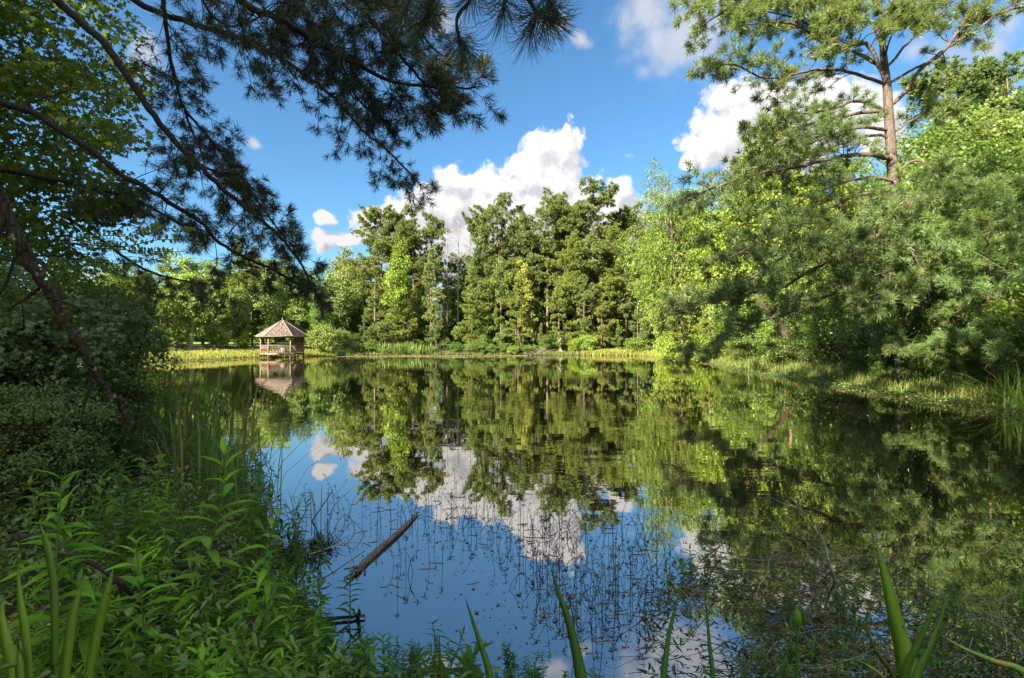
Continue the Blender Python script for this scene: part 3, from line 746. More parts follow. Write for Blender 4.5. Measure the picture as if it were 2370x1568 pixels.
for q, (px, Yd, top, key, tint) in enumerate([(840, 84, 640, 'broad_b', G0), (890, 88, 600, 'broad_c', OLV), (950, 90, 610, 'broad_b', DRK), (1060, 92, 660, 'broad_a', G0), (1110, 86, 620, 'broad_c', OLV), (1180, 90, 600, 'broad_b', G0), (1235, 84, 640, 'column_pine', DRK), (1260, 90, 600, 'broad_a', OLV),
        (1320, 92, 590, 'broad_c', G0), (1365, 86, 640, 'broad_b', OLV), (1410, 92, 600, 'broad_a', G0), (1455, 86, 620, 'broad_c', OLV), (1500, 90, 620, 'broad_b', DRK), (1240, 80, 700, 'young_pine_a', DRK), (1340, 80, 690, 'young_pine_a', G0), (980, 82, 690, 'young_pine_b', DRK), (880, 80, 700, 'broad_c', DRK), (1420, 79, 700, 'young_pine_a', DRK)]):
    p = P(px, top, Yd); plant_tree(key, 'woodland_tree', 'half hidden tree between the stems of the tall pines on the far shore', 'tree', p[0], p[1], p[2] - float(gz(p[0], p[1])), .95, q * 2.7, tint, 'half hidden trees among the far pines')
for q in range(44):
    x = -92 + q * 3.6 + g.normal() * .8; y = 104 + g.uniform(0, 16) - (6 if x > -20 else 0)
    plant_tree('thicket', 'thicket', 'leafy thicket closing the view behind the stems of the far trees', 'thicket', x, y, g.uniform(6, 9), 1.0, q * 1.1, DRK if q % 2 else G0, 'thickets behind the far trees')
for q in range(18):
    plant_tree('thicket', 'thicket', 'leafy thicket under the deeper woods of the right shore', 'thicket', 21 + q * .75 + g.uniform(0, 3), 14 + q * 4.2, g.uniform(4.5, 7), .9, q * 1.7, DRK if q % 2 else G0, 'thickets of the right shore')
for q in range(12):
    plant_tree('thicket', 'thicket', 'leafy thicket under the trees of the left shore', 'thicket', -50 - q * 1.2 - g.uniform(0, 4), 22 + q * 5, g.uniform(4, 5), .9, q * 1.7, OLV if q % 2 else G0, 'thickets of the left shore')

for q in range(22):
    x = -22 + q * 1.9 + g.normal() * .5; y = 75.5 + g.uniform(0, 6)
    plant_tree(('bush_a', 'bush_b')[q % 2], 'shrub', 'low dark shrub in the shade under the tall far pines', 'shrub', x, y, g.uniform(1.8, 4), 1.1, q * 1.7, DRK, 'low dark shrubs under the far pines')

for q in range(17):
    x = -21 + q * 1.5 + g.normal() * .4; ys = 71.8 if x > -11 else 70.2 - (-11 - x) * .2
    plant_tree(('bush_a', 'bush_b')[q % 2], 'shrub', 'low green shrub overhanging the far waterline below the pines', 'shrub', x, ys + g.uniform(0, 1.2), g.uniform(.9, 2.1), 1.3, q * 2.7, (DRK, G0, BLU)[q % 3], 'low shrubs overhanging the far waterline')

# shaded right bank, near to far
RB = [('near_broad', 2105, 16.6, 520, .62, DRK, 'dark leafy sapling standing right before the big pine trunk'), ('near_star', 2165, 18.6, 375, .62, (.8, .95, .8), 'star leaved tree with its top beside the big pine trunk, left of the darker ones'),
      ('near_bush_a', 1700, 36, 700, 1.2, G0, 'leafy shrub in the shade at the right edge of the sunlit corner'), ('near_bush_b', 1775, 30, 720, 1.1, YEL, 'shrub with yellowish vine leaves left of the leaning trunk'),
      ('near_bush_a', 1880, 27, 690, 1.2, G0, 'shrub with light green leaves right of the leaning trunk'), ('near_bush_b', 1950, 24, 640, 1.2, YEL, 'star leaved shrub under the lowest long pine limb'),
      ('near_bush_a', 2010, 21, 700, 1.2, DRK, 'dark shrub between the leaning trunk and the big pine'), ('near_bush_b', 1990, 19, 790, .9, (1.1, 1.2, 1), 'low star leaved bush by the water under the big pine'),
      ('near_bush_a', 2100, 19.5, 660, 1.2, DRK, 'dark shrub at the foot of the big pine'), ('near_bush_b', 2080, 16.5, 795, .9, (1, 1.25, 1.1), 'bright low bush by the water before the big pine foot'),
      ('near_bush_a', 2190, 18, 620, 1.3, DRK, 'tall dark shrub behind the young pine'), ('near_bush_b', 2290, 16.5, 560, 1.3, DRK, 'dark star leaved shrub behind the young pine, at the right'),
      ('near_bush_b', 2345, 12.6, 600, .95, (1.3, 1.25, .9), 'lobed leaved shrub with pale leaves at the right edge'), ('near_bush_a', 1830, 33, 640, 1.3, G0, 'tall shrub behind the leaning trunk'),
      ('near_bush_b', 1740, 38, 640, 1.3, YEL, 'tall leafy shrub below the drooping boughs, left of the leaning trunk'), ('near_bush_a', 2350, 19, 640, 1.4, DRK, 'dark thicket shrub at the right edge behind the lobed leaved shrub'),
      ('near_broad', 1900, 33, 520, .9, YEL, 'leafy tree in the gap between the two long lower pine limbs'), ('near_broad', 2010, 27, 470, .85, DRK, 'dark leafy tree just left of the big pine trunk'),
      ('near_star', 2130, 22, 480, .75, DRK, 'dark star leaved tree just right of the big pine trunk'), ('near_broad', 1790, 38, 560, .85, G0, 'leafy tree behind the drooping boughs, above the leaning trunk'),
      ('near_bush_a', 2240, 14.6, 800, .8, DRK, 'low dark bush on the bank under the young pine')]
for q, (key, px, Yd, top, wid, tint, lab) in enumerate(RB):
    p = P(px, top, Yd)
    if shore(p[0], p[1]) < .9: p = p + np.array([.9 - float(shore(p[0], p[1])), 0, 0])
    plant_tree(key, 'shrub' if 'bush' in key else 'broadleaf_tree', lab, 'shrub' if 'bush' in key else 'tree', p[0], p[1], p[2] - float(gz(p[0], p[1])), wid, q * 2.3, tint)
p = P(2255, 430, 14.2); plant_tree('near_pine', 'young_pine', 'young pine with long soft needles standing by the water at the right edge', 'young pine', p[0] + .4, p[1], p[2] - .4, .98, .6, (.95, 1.05, .85))
p = P(2145, 520, 16.6); plant_tree('near_pine', 'young_pine', 'short dense young pine hiding the foot of the big pine', 'young pine', p[0], p[1], p[2] - .4, 1.15, 4.1, (.85, .92, .85))
p = P(2420, 300, 12.8); plant_tree('near_pine', 'young_pine', 'pine reaching in at the right edge above the lobed leaved shrub', 'young pine', p[0], p[1], p[2] - .4, .85, 2.6, (.75, .9, .85))
p = P(1905, 730, 26); plant_tree('near_pine', 'young_pine', 'little blue green pine in the shade right of the leaning trunk', 'young pine', p[0], p[1], p[2] - .4, .9, 1.6, (.7, .95, 1.1))

# leaning forked trunk on the right bank
o = thing('leaning_tree', 'reddish forked trunk leaning out from the right bank below the pine boughs', 'tree', P(1822, 808, 29))
loc = np.array(o.location); W_ = MB(); rel = lambda *a: P(*a) - loc
tube(W_, cat([rel(1824, 815, 29), rel(1820, 780, 29), rel(1812, 757, 28.8), rel(1795, 737, 28.4), rel(1780, 722, 28), rel(1755, 690, 27.6), rel(1745, 650, 27.4)], 4), (.24, .03), 9); W_.obj('trunk', M['pine_bark'], o, True)
W_ = MB(); tube(W_, cat([rel(1815, 768, 29), rel(1826, 745, 29.2), rel(1830, 715, 29.5), rel(1828, 680, 30)], 4), (.14, .07), 7); W_.obj('limb', M['pine_bark'], o, True)

# big pine of the right bank, its limbs drawn one by one
DP = 18.0
o = thing('big_pine', 'big old pine with a stout bare trunk and long drooping limbs on the right bank', 'pine', P(2088, 860, DP)); loc = np.array(o.location); loc[2] = 0; o.location[2] = 0
W_ = MB(); tr = [P(*a, DP) - loc for a in ((2092, 880), (2084, 760), (2080, 600), (2070, 470), (2065, 380), (2058, 280), (2053, 200), (2045, 130), (2040, 60), (2035, 0), (2030, -120), (2020, -260))]
tube(W_, cat(tr, 3), np.interp(np.linspace(0, 1, 34), [0, .2, .5, .75, 1], [.23, .20, .145, .085, .03]), 14); W_.obj('trunk', M['grey_pine_bark'], o, True)
g = np.random.default_rng(5)
LIMBS = [  # points in the photograph, depth at the trunk and at the tip, radius, side branches, their length
 ([(2030, 147), (1987, 123), (1947, 110), (1910, 90), (1860, 50), (1800, 30), (1720, 20)], 18, 19.5, .10, 30, 1.5), ([(2052, 180), (2038, 127), (2010, 104), (1980, 103), (1913, 100), (1850, 60), (1790, 50), (1700, 60)], 18, 16.5, .10, 32, 1.5),
 ([(2040, 187), (1980, 170), (1933, 160), (1890, 160), (1853, 167), (1773, 180), (1700, 150), (1632, 152)], 18, 16, .085, 36, 1.3), ([(2043, 253), (2013, 240), (1980, 233), (1930, 250), (1873, 263), (1833, 260), (1780, 283), (1720, 300)], 18, 16.5, .07, 22, 1.0),
 ([(2043, 258), (1980, 263), (1913, 283), (1847, 293), (1797, 327), (1730, 370)], 18, 17, .07, 22, 1.2), ([(2047, 293), (1997, 293), (1930, 310), (1880, 330), (1820, 353), (1740, 390)], 18, 16, .06, 24, 1.2),
 ([(2037, 312), (1997, 317), (1947, 333), (1880, 360), (1800, 390), (1700, 440)], 18, 17.5, .055, 26, 1.2), ([(2047, 363), (1997, 357), (1940, 363), (1880, 377), (1787, 397), (1730, 407), (1663, 430), (1570, 470)], 18, 15.5, .085, 44, 1.35),
 ([(2060, 497), (2013, 497), (1967, 523), (1913, 553), (1830, 583), (1763, 627), (1660, 690)], 18, 15, .08, 46, 1.3), ([(2053, 573), (1980, 586), (1913, 606), (1863, 633), (1807, 667), (1747, 677), (1640, 700), (1560, 720)], 18, 15.5, .08, 46, 1.2),
 ([(2047, 638), (2007, 646), (1947, 670), (1880, 700), (1813, 726), (1730, 750), (1663, 783), (1590, 835)], 18, 16, .07, 40, .9), ([(2060, 440), (1990, 450), (1920, 480), (1850, 520), (1760, 560), (1680, 600)], 18, 14.5, .06, 34, 1.3),
 ([(2030, -60), (1950, -60), (1880, -30), (1800, -50), (1700, 10), (1610, 70)], 18, 17, .08, 34, 1.4), ([(2032, -20), (1960, 10), (1900, 0), (1830, -40), (1740, -80), (1640, -60)], 18, 18, .07, 30, 1.4),
 ([(2073, 233), (2100, 203), (2130, 160), (2180, 123), (2230, 50), (2260, 0), (2290, -80)], 18, 17, .11, 18, 1.2), ([(2063, 187), (2113, 160), (2147, 143), (2197, 107), (2263, 67), (2313, 30), (2390, 10), (2460, -20)], 18, 16.5, .07, 18, 1.0),
 ([(2060, 147), (2100, 100), (2147, 57), (2207, 0), (2270, -70)], 18, 18.5, .08, 18, 1.2), ([(2078, 300), (2115, 275), (2155, 257), (2200, 262)], 18, 18.5, .05, 10, .8),
 ([(2076, 480), (2140, 450), (2200, 440), (2270, 470), (2330, 520)], 18, 16, .06, 26, 1.2), ([(2078, 400), (2120, 370), (2170, 400), (2220, 440)], 18, 17, .05, 16, 1.1),
 ([(2040, 40), (2080, -10), (2110, -70), (2150, -150)], 18, 18, .06, 18, 1.2), ([(2036, 20), (1990, -40), (1960, -110), (1930, -180)], 18, 17.5, .06, 18, 1.2), ([(2043, 110), (2020, 60), (1985, 30), (1940, 20), (1880, -20)], 18, 16.8, .05, 18, 1.1),
 ([(2020, 410), (1960, 420), (1880, 450), (1800, 500), (1720, 520), (1640, 540)], 17.8, 16.8, .05, 34, 1.2), ([(2062, 400), (2070, 420), (2085, 450), (2110, 480)], 18, 14.8, .05, 24, 1.0), ([(2068, 460), (2060, 490), (2040, 530), (2020, 560)], 18, 14.2, .05, 28, 1.1), ([(2080, 520), (2100, 560), (2120, 600), (2150, 640)], 18, 14.6, .05, 28, 1.1), ([(2075, 580), (2070, 620), (2050, 660), (2020, 700)], 18, 14.5, .05, 26, 1.0),
 ([(2045, 130), (2060, 90), (2085, 60), (2120, 40)], 18, 16, .05, 18, 1.0), ([(2035, 0), (2000, -30), (1960, 10), (1930, 60)], 18, 16, .05, 22, 1.2), ([(2034, -20), (2060, -60), (2090, -20), (2130, 20)], 18, 16.5, .05, 20, 1.1), ([(2030, -80), (1900, -130), (1760, -90), (1640, -30), (1590, 40)], 18, 16.5, .08, 34, 1.5),
 ([(2050, 540), (2110, 560), (2180, 600), (2240, 660)], 18, 15.5, .05, 24, 1.1)]
TX = lambda y: float(np.interp(y, [-260, -120, 0, 60, 130, 200, 280, 380, 470, 600, 760, 880], [2020, 2030, 2035, 2040, 2045, 2053, 2058, 2065, 2070, 2080, 2084, 2092]))
for pts, y0, y1, r0, n, L in LIMBS:
    pts = [(TX(pts[0][1] + 8), pts[0][1] + 8)] + [q for q in pts if abs(q[0] - TX(q[1])) > 12]
    pth = [P(a[0], a[1], y0 + (y1 - y0) * (q / (len(pts) - 1)) ** 1.2) - loc for q, a in enumerate(pts)]
    W_ = MB(); T = []; Nn = MB()
    bough(W_, T, pth, r0 * (.72 if pts[-1][1] < 300 else 1.15), r0 * .25, int(n * 1.3), L * (1.6 if pts[-1][1] > 300 else 1.2), g, .18 if n > 20 else .4, -.06, .75, .13, .24, (5, 9) if pts[-1][1] < 300 else (4, 6), 1.0, r0 * .24, .28, rise=.8)
    b = W_.obj('limb', M['grey_pine_bark'], o, True); tufts(Nn, T, T_MID, .26, g); nd_ = Nn.obj('needles', M['needle'], b); nd_.color = (.82, .82, .74, 1) if pts[-1][1] < 300 else (.74, .80, .80, 1)  # lower limbs tinted darker and cooler, to stand in for their shade

# ------------------------------------------------------------------ gazebo
m, k, out = mat('weathered_wood')
tc = k.n('ShaderNodeTexCoord').outputs['Object']; rp = k.n('ShaderNodeNewGeometry').outputs['Random Per Island']
nn = k.noise(k.vm('MULTIPLY', tc, (1, 1, .25)), 14, 5, .6)
col = k.mix(k.m('ADD', k.m('MULTIPLY', nn, .7), k.m('MULTIPLY', rp, .4), clamp=True), (.085, .060, .046), (.20, .148, .112))
pr = k.n('ShaderNodeBsdfPrincipled', {'Base Color': col, 'Roughness': .8}); k.link(pr.outputs[0], out.inputs[0]); M['weathered'] = m
m, k, out = mat('cedar_shingle')
rp = k.n('ShaderNodeNewGeometry').outputs['Random Per Island']; tc = k.n('ShaderNodeTexCoord').outputs['Object']
nn = k.noise(tc, 8, 5, .65)
col = k.mix(k.m('ADD', k.m('MULTIPLY', nn, .5), k.m('SUBTRACT', k.m('MULTIPLY', rp, .8), .15), clamp=True), (.055, .043, .038), (.19, .152, .135))
pr = k.n('ShaderNodeBsdfPrincipled', {'Base Color': col, 'Roughness': .85}); k.link(pr.outputs[0], out.inputs[0]); M['shingle'] = m
m, k, out = mat('orange_wood')
pr = k.n('ShaderNodeBsdfPrincipled', {'Base Color': (.36, .16, .05, 1), 'Roughness': .6}); k.link(pr.outputs[0], out.inputs[0]); M['orange'] = m
m, k, out = mat('grey_stone')
nn = k.noise(k.n('ShaderNodeTexCoord').outputs['Object'], 7, 5, .6)
pr = k.n('ShaderNodeBsdfPrincipled', {'Base Color': k.mix(nn, (.085, .085, .08), (.19, .185, .18)), 'Roughness': .9}); k.link(pr.outputs[0], out.inputs[0]); M['stone'] = m
m, k, out = mat('dark_metal')
pr = k.n('ShaderNodeBsdfPrincipled', {'Base Color': (.02, .02, .022, 1), 'Roughness': .5}); k.link(pr.outputs[0], out.inputs[0]); M['dark_metal'] = m

gc_ = P(653.5, 827, 59); GX, GY = gc_[0], gc_[1]
gaz = thing('gazebo', 'hexagonal wooden gazebo with a shingled pointed roof standing on posts in the water', 'gazebo', (GX, GY, 0))
RP, RR = 2.33, 2.90; ang = [R(46.3 + 60 * q) for q in range(6)]
hx = lambda r, q: np.array([r * math.sin(ang[q % 6]), -r * math.cos(ang[q % 6]), 0])
up = lambda z: np.array([0, 0, z])
for q in range(6):
    b = MB(); a = hx(RP, q); box(b, a + up(1.0), (.13, .13, 3.1), -ang[q]); b.obj('post', M['weathered'], gaz)
    b = MB(); c0, c1 = hx(RP, q), hx(RP, q + 1); d = nrm(c1 - c0); Ls = np.linalg.norm(c1 - c0); yaw = math.atan2(d[1], d[0])
    mid = (c0 + c1) / 2
    b.obj if False else None
    if q != 3:
        box(b, mid + up(1.46), (Ls - .13, .10, .06), yaw); box(b, mid + up(.68), (Ls - .13, .06, .07), yaw)
        for s in np.linspace(.12, Ls - .12, 14)[0:]:
            box(b, c0 + d * s + up(1.07), (.045, .04, .71), yaw)
        b.obj('railing', M['weathered'], gaz)
    b = MB(); box(b, mid * 1.03 + up(.45), (Ls + .06, .06, .20), yaw); b.obj('deck_fascia', M['weathered'], gaz)
    b = MB(); box(b, mid * .99 + up(2.44), (Ls - .13, .09, .16), yaw); b.obj('lintel', M['weathered'], gaz)
    b = MB(); tube(b, [hx(RP, q) * .98 + up(.36), hx(.9, q) + up(-.05)], (.05, .05), 4); b.obj('brace', M['weathered'], gaz)
b = MB()
pl = np.arange(-RP, RP, .15)
for x0 in pl:
    ym = min(RP * .87, (RP - abs(x0)) * 1.732) ; v = np.array([x0 + .072, 0, .545])
    if ym > .1:
        L2 = ym * 2; rot = ang[0] + R(0); cs, sn = math.cos(-R(13.7)), math.sin(-R(13.7))
        box(b, (v[0] * cs, v[0] * sn, .56), (.145, L2, .04), -R(13.7))
b.obj('deck', M['weathered'], gaz)
# roof: shingle courses on six slopes, hip caps, soffit, finial
apex = up(4.46); b = MB(); g = np.random.default_rng(3)
for q in range(6):
    e0, e1 = hx(RR, q) + up(2.50), hx(RR, q + 1) + up(2.50); nv = nrm(np.cross(e1 - e0, apex - e0)); nv = nv if nv[2] > 0 else -nv
    rows = 19
    for r_ in range(rows):
        t0, t1 = r_ / rows, min((r_ + 1.15) / rows, .995)
        a0, a1 = e0 + (apex - e0) * t0, e1 + (apex - e1) * t0; b0, b1 = e0 + (apex - e0) * t1, e1 + (apex - e1) * t1
        w_ = np.linalg.norm(a1 - a0); n = max(1, int(w_ / .16)); cuts = np.linspace(0, 1, n + 1); cuts[1:-1] += g.normal(size=n - 1) * .25 / n
        for s in range(n):
            p0, p1 = a0 + (a1 - a0) * cuts[s], a0 + (a1 - a0) * (cuts[s + 1] - .006); q0, q1 = b0 + (b1 - b0) * cuts[s], b0 + (b1 - b0) * (cuts[s + 1] - .006)
            h = .030 + g.uniform(0, .014); dn = nrm(e0 + e1 - 2 * apex) * g.uniform(0, .02)
            V = np.array([p0 + nv * .004 + dn, p1 + nv * .004 + dn, p1 + nv * h + dn, p0 + nv * h + dn, q0 + nv * .002, q1 + nv * .002, q1 + nv * .014, q0 + nv * .014])
            b.add(V, [[0, 1, 2, 3], [3, 2, 6, 7], [0, 3, 7, 4], [1, 5, 6, 2]])
rf = b.obj('roof', M['shingle'], gaz)
for q in range(6):
    b = MB(); tube(b, [hx(RR, q) * 1.005 + up(2.53), apex + up(.03)], (.06, .05), 5); b.obj('hip_cap', M['shingle'], rf)
b = MB(); v = [hx(RR - .03, q) + up(2.475) for q in range(6)] + [up(4.40)]; b.add(v, [[q, (q + 1) % 6, 6] for q in range(6)]); b.obj('soffit', M['weathered'], rf)
b = MB()
for q in range(6):
    c0, c1 = hx(RR, q), hx(RR, q + 1); d = nrm(c1 - c0); box(b, (c0 + c1) / 2 * 1.004 + up(2.47), (np.linalg.norm(c1 - c0), .03, .09), math.atan2(d[1], d[0]))
b.obj('fascia', M['weathered'], rf)
b = MB(); zz = [4.44, 4.5, 4.56, 4.62, 4.68, 4.80]; tube(b, [up(z) for z in zz], [.10, .07, .05, .08, .05, .008], 8); b.obj('finial', M['weathered'], rf)


def chair(lab, x, y, rz, mt):
    o = thing('garden_chair', lab, 'chair', (x, y, .58)); o.rotation_euler = (0, 0, rz)
    for sx in (-.26, .26):
        for sy in (-.24, .24): b = MB(); box(b, (sx, sy, .2 if sy < 0 else .2), (.05, .05, .40)); b.obj('leg', mt, o)
        b = MB(); box(b, (sx, 0, .60), (.08, .6, .03)); box(b, (sx, -.26, .5), (.05, .05, .2)); box(b, (sx, .22, .5), (.05, .05, .2)); b.obj('armrest', mt, o)
    b = MB()
    for s in np.linspace(-.24, .24, 5): box(b, (0, s, .415), (.56, .1, .03))
    b.obj('seat', mt, o); b = MB()
    for s in np.linspace(-.22, .22, 5): box(b, (s, .30, .80), (.095, .03, .80))
    b.obj('backrest', mt, o)


chair('orange wooden garden chair at the right inside the gazebo', GX + 1.0, GY + .35, R(-50), M['orange'])
chair('dark garden chair at the left inside the gazebo', GX - 1.0, GY + .2, R(60), M['dark_metal'])
o = thing('round_table', 'round grey barrel shaped table in the middle of the gazebo', 'table', (GX + .25, GY - .1, .58))
b = MB(); tube(b, [up(z) for z in (0, .2, .45, .68)], [.30, .36, .36, .30], 20); b.obj('base', M['stone'], o)
b = MB(); tube(b, [up(z) for z in (.68, .70, .74)], [.30, .44, .44], 24); b.obj('table_top', M['stone'], o)
o = thing('hanging_lamp', 'dark lamp hanging from the gazebo roof over the round table', 'lamp', (GX + .2, GY, 2.35))
b = MB(); tube(b, [up(z) for z in (-.32, -.2, -.05)], [.22, .20, .06], 14); b.obj('lamp_shade', M['dark_metal'], o); b = MB(); tube(b, [up(-.05), up(1.8)], (.012, .012), 5); b.obj('cord', M['dark_metal'], o)

# stone lantern of the far shore
p = P(1298, 815, 75); o = thing('stone_lantern', 'small grey stone lantern on the far shore under a pine', 'lantern', (p[0], p[1], float(gz(p[0], p[1]))))
for nm, pr_ in (('base', [(0, .5), (.18, .46), (.2, .2)]), ('post', [(.2, .17), (1.0, .15), (1.02, .36), (1.14, .40)]), ('lamp_box', [(1.14, .26), (1.5, .26)]), ('roof', [(1.5, .58), (1.58, .52), (1.8, .16), (1.86, .09), (2.02, .10), (2.12, .01)])):
    b = MB(); tube(b, [up(z) for z, r in pr_], [r for z, r in pr_], 6); b.obj(nm, M['stone'], o)

# brush pile and branches at the far shore
p = P(1235, 812, 72.4); g = np.random.default_rng(8)
o = thing('brush_pile', 'grey heap of dead branches on the far shore beside the little bushy pine', 'brush pile', (p[0], p[1], .05)); b = MB()
for q in range(60):
    a = g.uniform(0, 6.28); grow(b, None, (g.normal() * .9, g.normal() * .5, .1), (math.cos(a), math.sin(a) * .5, g.uniform(.1, .9)), g.uniform(.7, 2.0), g, .035, 4, -.08, .25, 4)
o2 = b.obj('branches', M['dead_wood'], o)

# ------------------------------------------------------------------ grasses
def blades(mb, pos, L, w_, rng, lean=.35, up_=None):
    """Grass blades: four point strips bending over."""
    n = len(pos); a = rng.uniform(0, 6.28, n); hd = np.stack([np.cos(a), np.sin(a), np.zeros(n)], -1); sd_ = np.stack([-np.sin(a), np.cos(a), np.zeros(n)], -1)
    L = np.asarray(L) * np.ones(n); ln = lean * rng.uniform(.1, 1.6, n); V = []
    for t, ww in ((0, .7), (.45, 1), (.8, .7), (1, .06)):
        c_ = pos + hd * (L * ln * t * t)[:, None]; c_ = c_ + np.stack([0 * L, 0 * L, L * t * (1 - .28 * np.minimum(ln, 1.5) * t)], -1)
        V += [c_ - sd_ * (w_ * ww / 2 * np.ones(n))[:, None], c_ + sd_ * (w_ * ww / 2 * np.ones(n))[:, None]]
    V = np.stack(V, 1); i = 8 * np.arange(n)[:, None]
    f = np.concatenate([i + np.array([[0, 1, 3, 2]]), i + np.array([[2, 3, 5, 4]]), i + np.array([[4, 5, 7, 6]])])
    mb.add(V.reshape(-1, 3), f)


def shore_points(n, x0, x1, y0, y1, lo, hi, rng, cond=None):
    out_ = []; tot = 0
    while tot < n:
        p = np.stack([rng.uniform(x0, x1, n * 3), rng.uniform(y0, y1, n * 3)], -1); d = shore(p[:, 0], p[:, 1]); mk = (d > lo) & (d < hi)
        if cond is not None: mk &= cond(p, d)
        out_.append(p[mk]); tot += mk.sum()
    p = np.concatenate(out_)[:n]
    return np.column_stack([p, np.maximum(gz(p[:, 0], p[:, 1]), -.05)])


g = np.random.default_rng(21)
mb = MB()
p = shore_points(9000, -36, -23, 40, 68, -.5, 4.2, g); blades(mb, p, g.uniform(.25, .65, len(p)), .05, g)
p = shore_points(9000, 10, 24, 42, 76, -.6, 4.0, g); blades(mb, p, g.uniform(.25, .6, len(p)), .05, g)
tag(mb.obj('grass', M['grass']), 'bright sunlit grass on the banks beside the gazebo and in the far right corner', 'grass', kind='stuff')
mb = MB()
p = shore_points(3500, -27, 16, 66, 75, -.3, 1.6, g); blades(mb, p, g.uniform(.2, .5, len(p)), .05, g)
p = shore_points(15000, 12, 22, 11, 46, -.5, 3.0, g); blades(mb, p, g.uniform(.2, .6, len(p)) * (1 - .3 * (p[:, 1] < 20)), .022, g, .5)
tag(mb.obj('grass', M['shaded_grass']), 'grass along the far shore and the right bank, darkened for shade', 'grass', kind='stuff')
mb = MB()   # creeping leaves at the water edge of the right bank
p = shore_points(16000, 10, 20, 9, 40, -1.3, 2.2, g); n = len(p); p[:, 2] = np.maximum(p[:, 2], 0) + g.uniform(.01, .14, n)
nn = nrm(g.normal(size=(n, 3)) * .5 + [0, 0, 1]); xx = nrm(np.cross(nn, g.normal(size=(n, 3)))); scatter(mb, L_OVAL, p, np.stack([xx, np.cross(nn, xx), nn], -1), g.uniform(.05, .10, n))
tag(mb.obj('ground_cover', M['shrub_leaf']), 'low creeping leaves along the water edge of the right bank', 'ground cover', kind='stuff')
mb = MB()   # brown floating scum: along the right bank and on the far water
p = shore_points(9000, 8, 20, 9, 46, -2.0, -.2, g); p = p[g.random(len(p)) < np.clip((2.2 + shore(p[:, 0], p[:, 1])) / 1.6, 0.05, 1)]
q_ = np.stack([g.uniform(-24, 2, 26000), 70.5 - 12 * g.random(26000) ** 1.5], -1); q_ = q_[(shore(q_[:, 0], q_[:, 1]) < -.1) & (np.sin(q_[:, 0] * .23 + q_[:, 1] * .9) + np.sin(q_[:, 0] * .11 - q_[:, 1] * .55 + 1) > .15 + g.normal(size=len(q_)) * .5)]
q2 = shore_points(3500, -34, -24, 36, 60, -2.2, -.1, g)
p = np.concatenate([p[:, :2], q_, q2[:, :2]]); n = len(p); p = np.column_stack([p, np.full(n, .006) + g.uniform(0, .006, n)])
nn = nrm(g.normal(size=(n, 3)) * .10 + [0, 0, 1]); xx = nrm(np.cross(nn, g.normal(size=(n, 3)))); scatter(mb, L_FAR, p, np.stack([xx, np.cross(nn, xx), nn], -1), np.where(p[:, 1] > 45, g.uniform(.10, .26, n), g.uniform(.03, .10, n)))
tag(mb.obj('pond_scum', M['scum']), 'brown and green bits floating on the pond near its shores', 'pond scum', kind='stuff')


def clump(name, label, catg, loc, n, L, w_, spread, lean, mt, seed, group=None):
    g = np.random.default_rng(seed); mb = MB(); p = np.column_stack([g.normal(size=(n, 2)) * spread, np.zeros(n)])
    blades(mb, p, L * g.uniform(.6, 1.1, n), w_, g, lean); o = thing(name, label, catg, loc, group); mb.obj('blades', M[mt], o); return o


for q, (px, py, Yd, n, L, w_, s, ln, lab) in enumerate([
    (1745, 853, 28, 70, 1.25, .035, .16, .5, 'bright green reed clump at the water edge below the leaning trunk'), (2350, 945, 12.0, 80, 1.35, .036, .16, .8, 'big arching reed clump in the water at the right edge'),
    (1930, 860, 21.5, 60, .8, .02, .5, .6, 'loose grassy tuft on the right bank below the low bushes'), (1880, 862, 23, 60, .8, .02, .5, .6, 'loose grassy tuft on the right bank below the leaning trunk'),
    (2230, 893, 15.5, 70, .55, .018, .35, .8, 'grassy tuft on the bank under the young pine'), (2320, 880, 16, 60, .6, .02, .4, .8, 'grassy tuft on the bank behind the arching reed clump'),
    (860, 820, 71.5, 160, 1.4, .07, 1.3, .25, 'dark reed bed on the far shore, left one of the two'), (940, 820, 71.6, 240, 1.6, .07, 2.0, .25, 'reed bed on the far shore below the drooping blue green pine'),
    (380, 1050, 7.4, 60, 1.15, .030, .34, .45, 'tall rush clump at the water edge beside the leaning trunk foot'), (440, 1060, 6.9, 55, 1.1, .028, .30, .5, 'rush clump in the water right of the leaning trunk foot'),
    (330, 1060, 7.6, 40, 1.0, .03, .3, .45, 'rush clump half hidden behind the leaning trunk foot'), (500, 1120, 5.7, 60, .95, .012, .28, .8, 'fine grass tuft hanging over the water left of the reflected trees'),
    (560, 1180, 4.8, 50, .75, .010, .24, .7, 'thin grass stems in the water beside the tall willow herb'), (640, 1240, 4.1, 36, .5, .008, .22, .6, 'sparse thin stems in the water above the leafy weeds'), (440, 1150, 5.0, 40, .9, .022, .2, .5, 'short pale rush clump behind the tall leafy weed')]):
    p = P(px, py, Yd); z = max(float(gz(p[0], p[1])), -.15)
    clump('reed_clump' if w_ > .021 else 'grass_tuft', lab, 'reeds' if w_ > .021 else 'grass tuft', (p[0], p[1], z), n, L, w_, s, ln, 'rush', 100 + q)

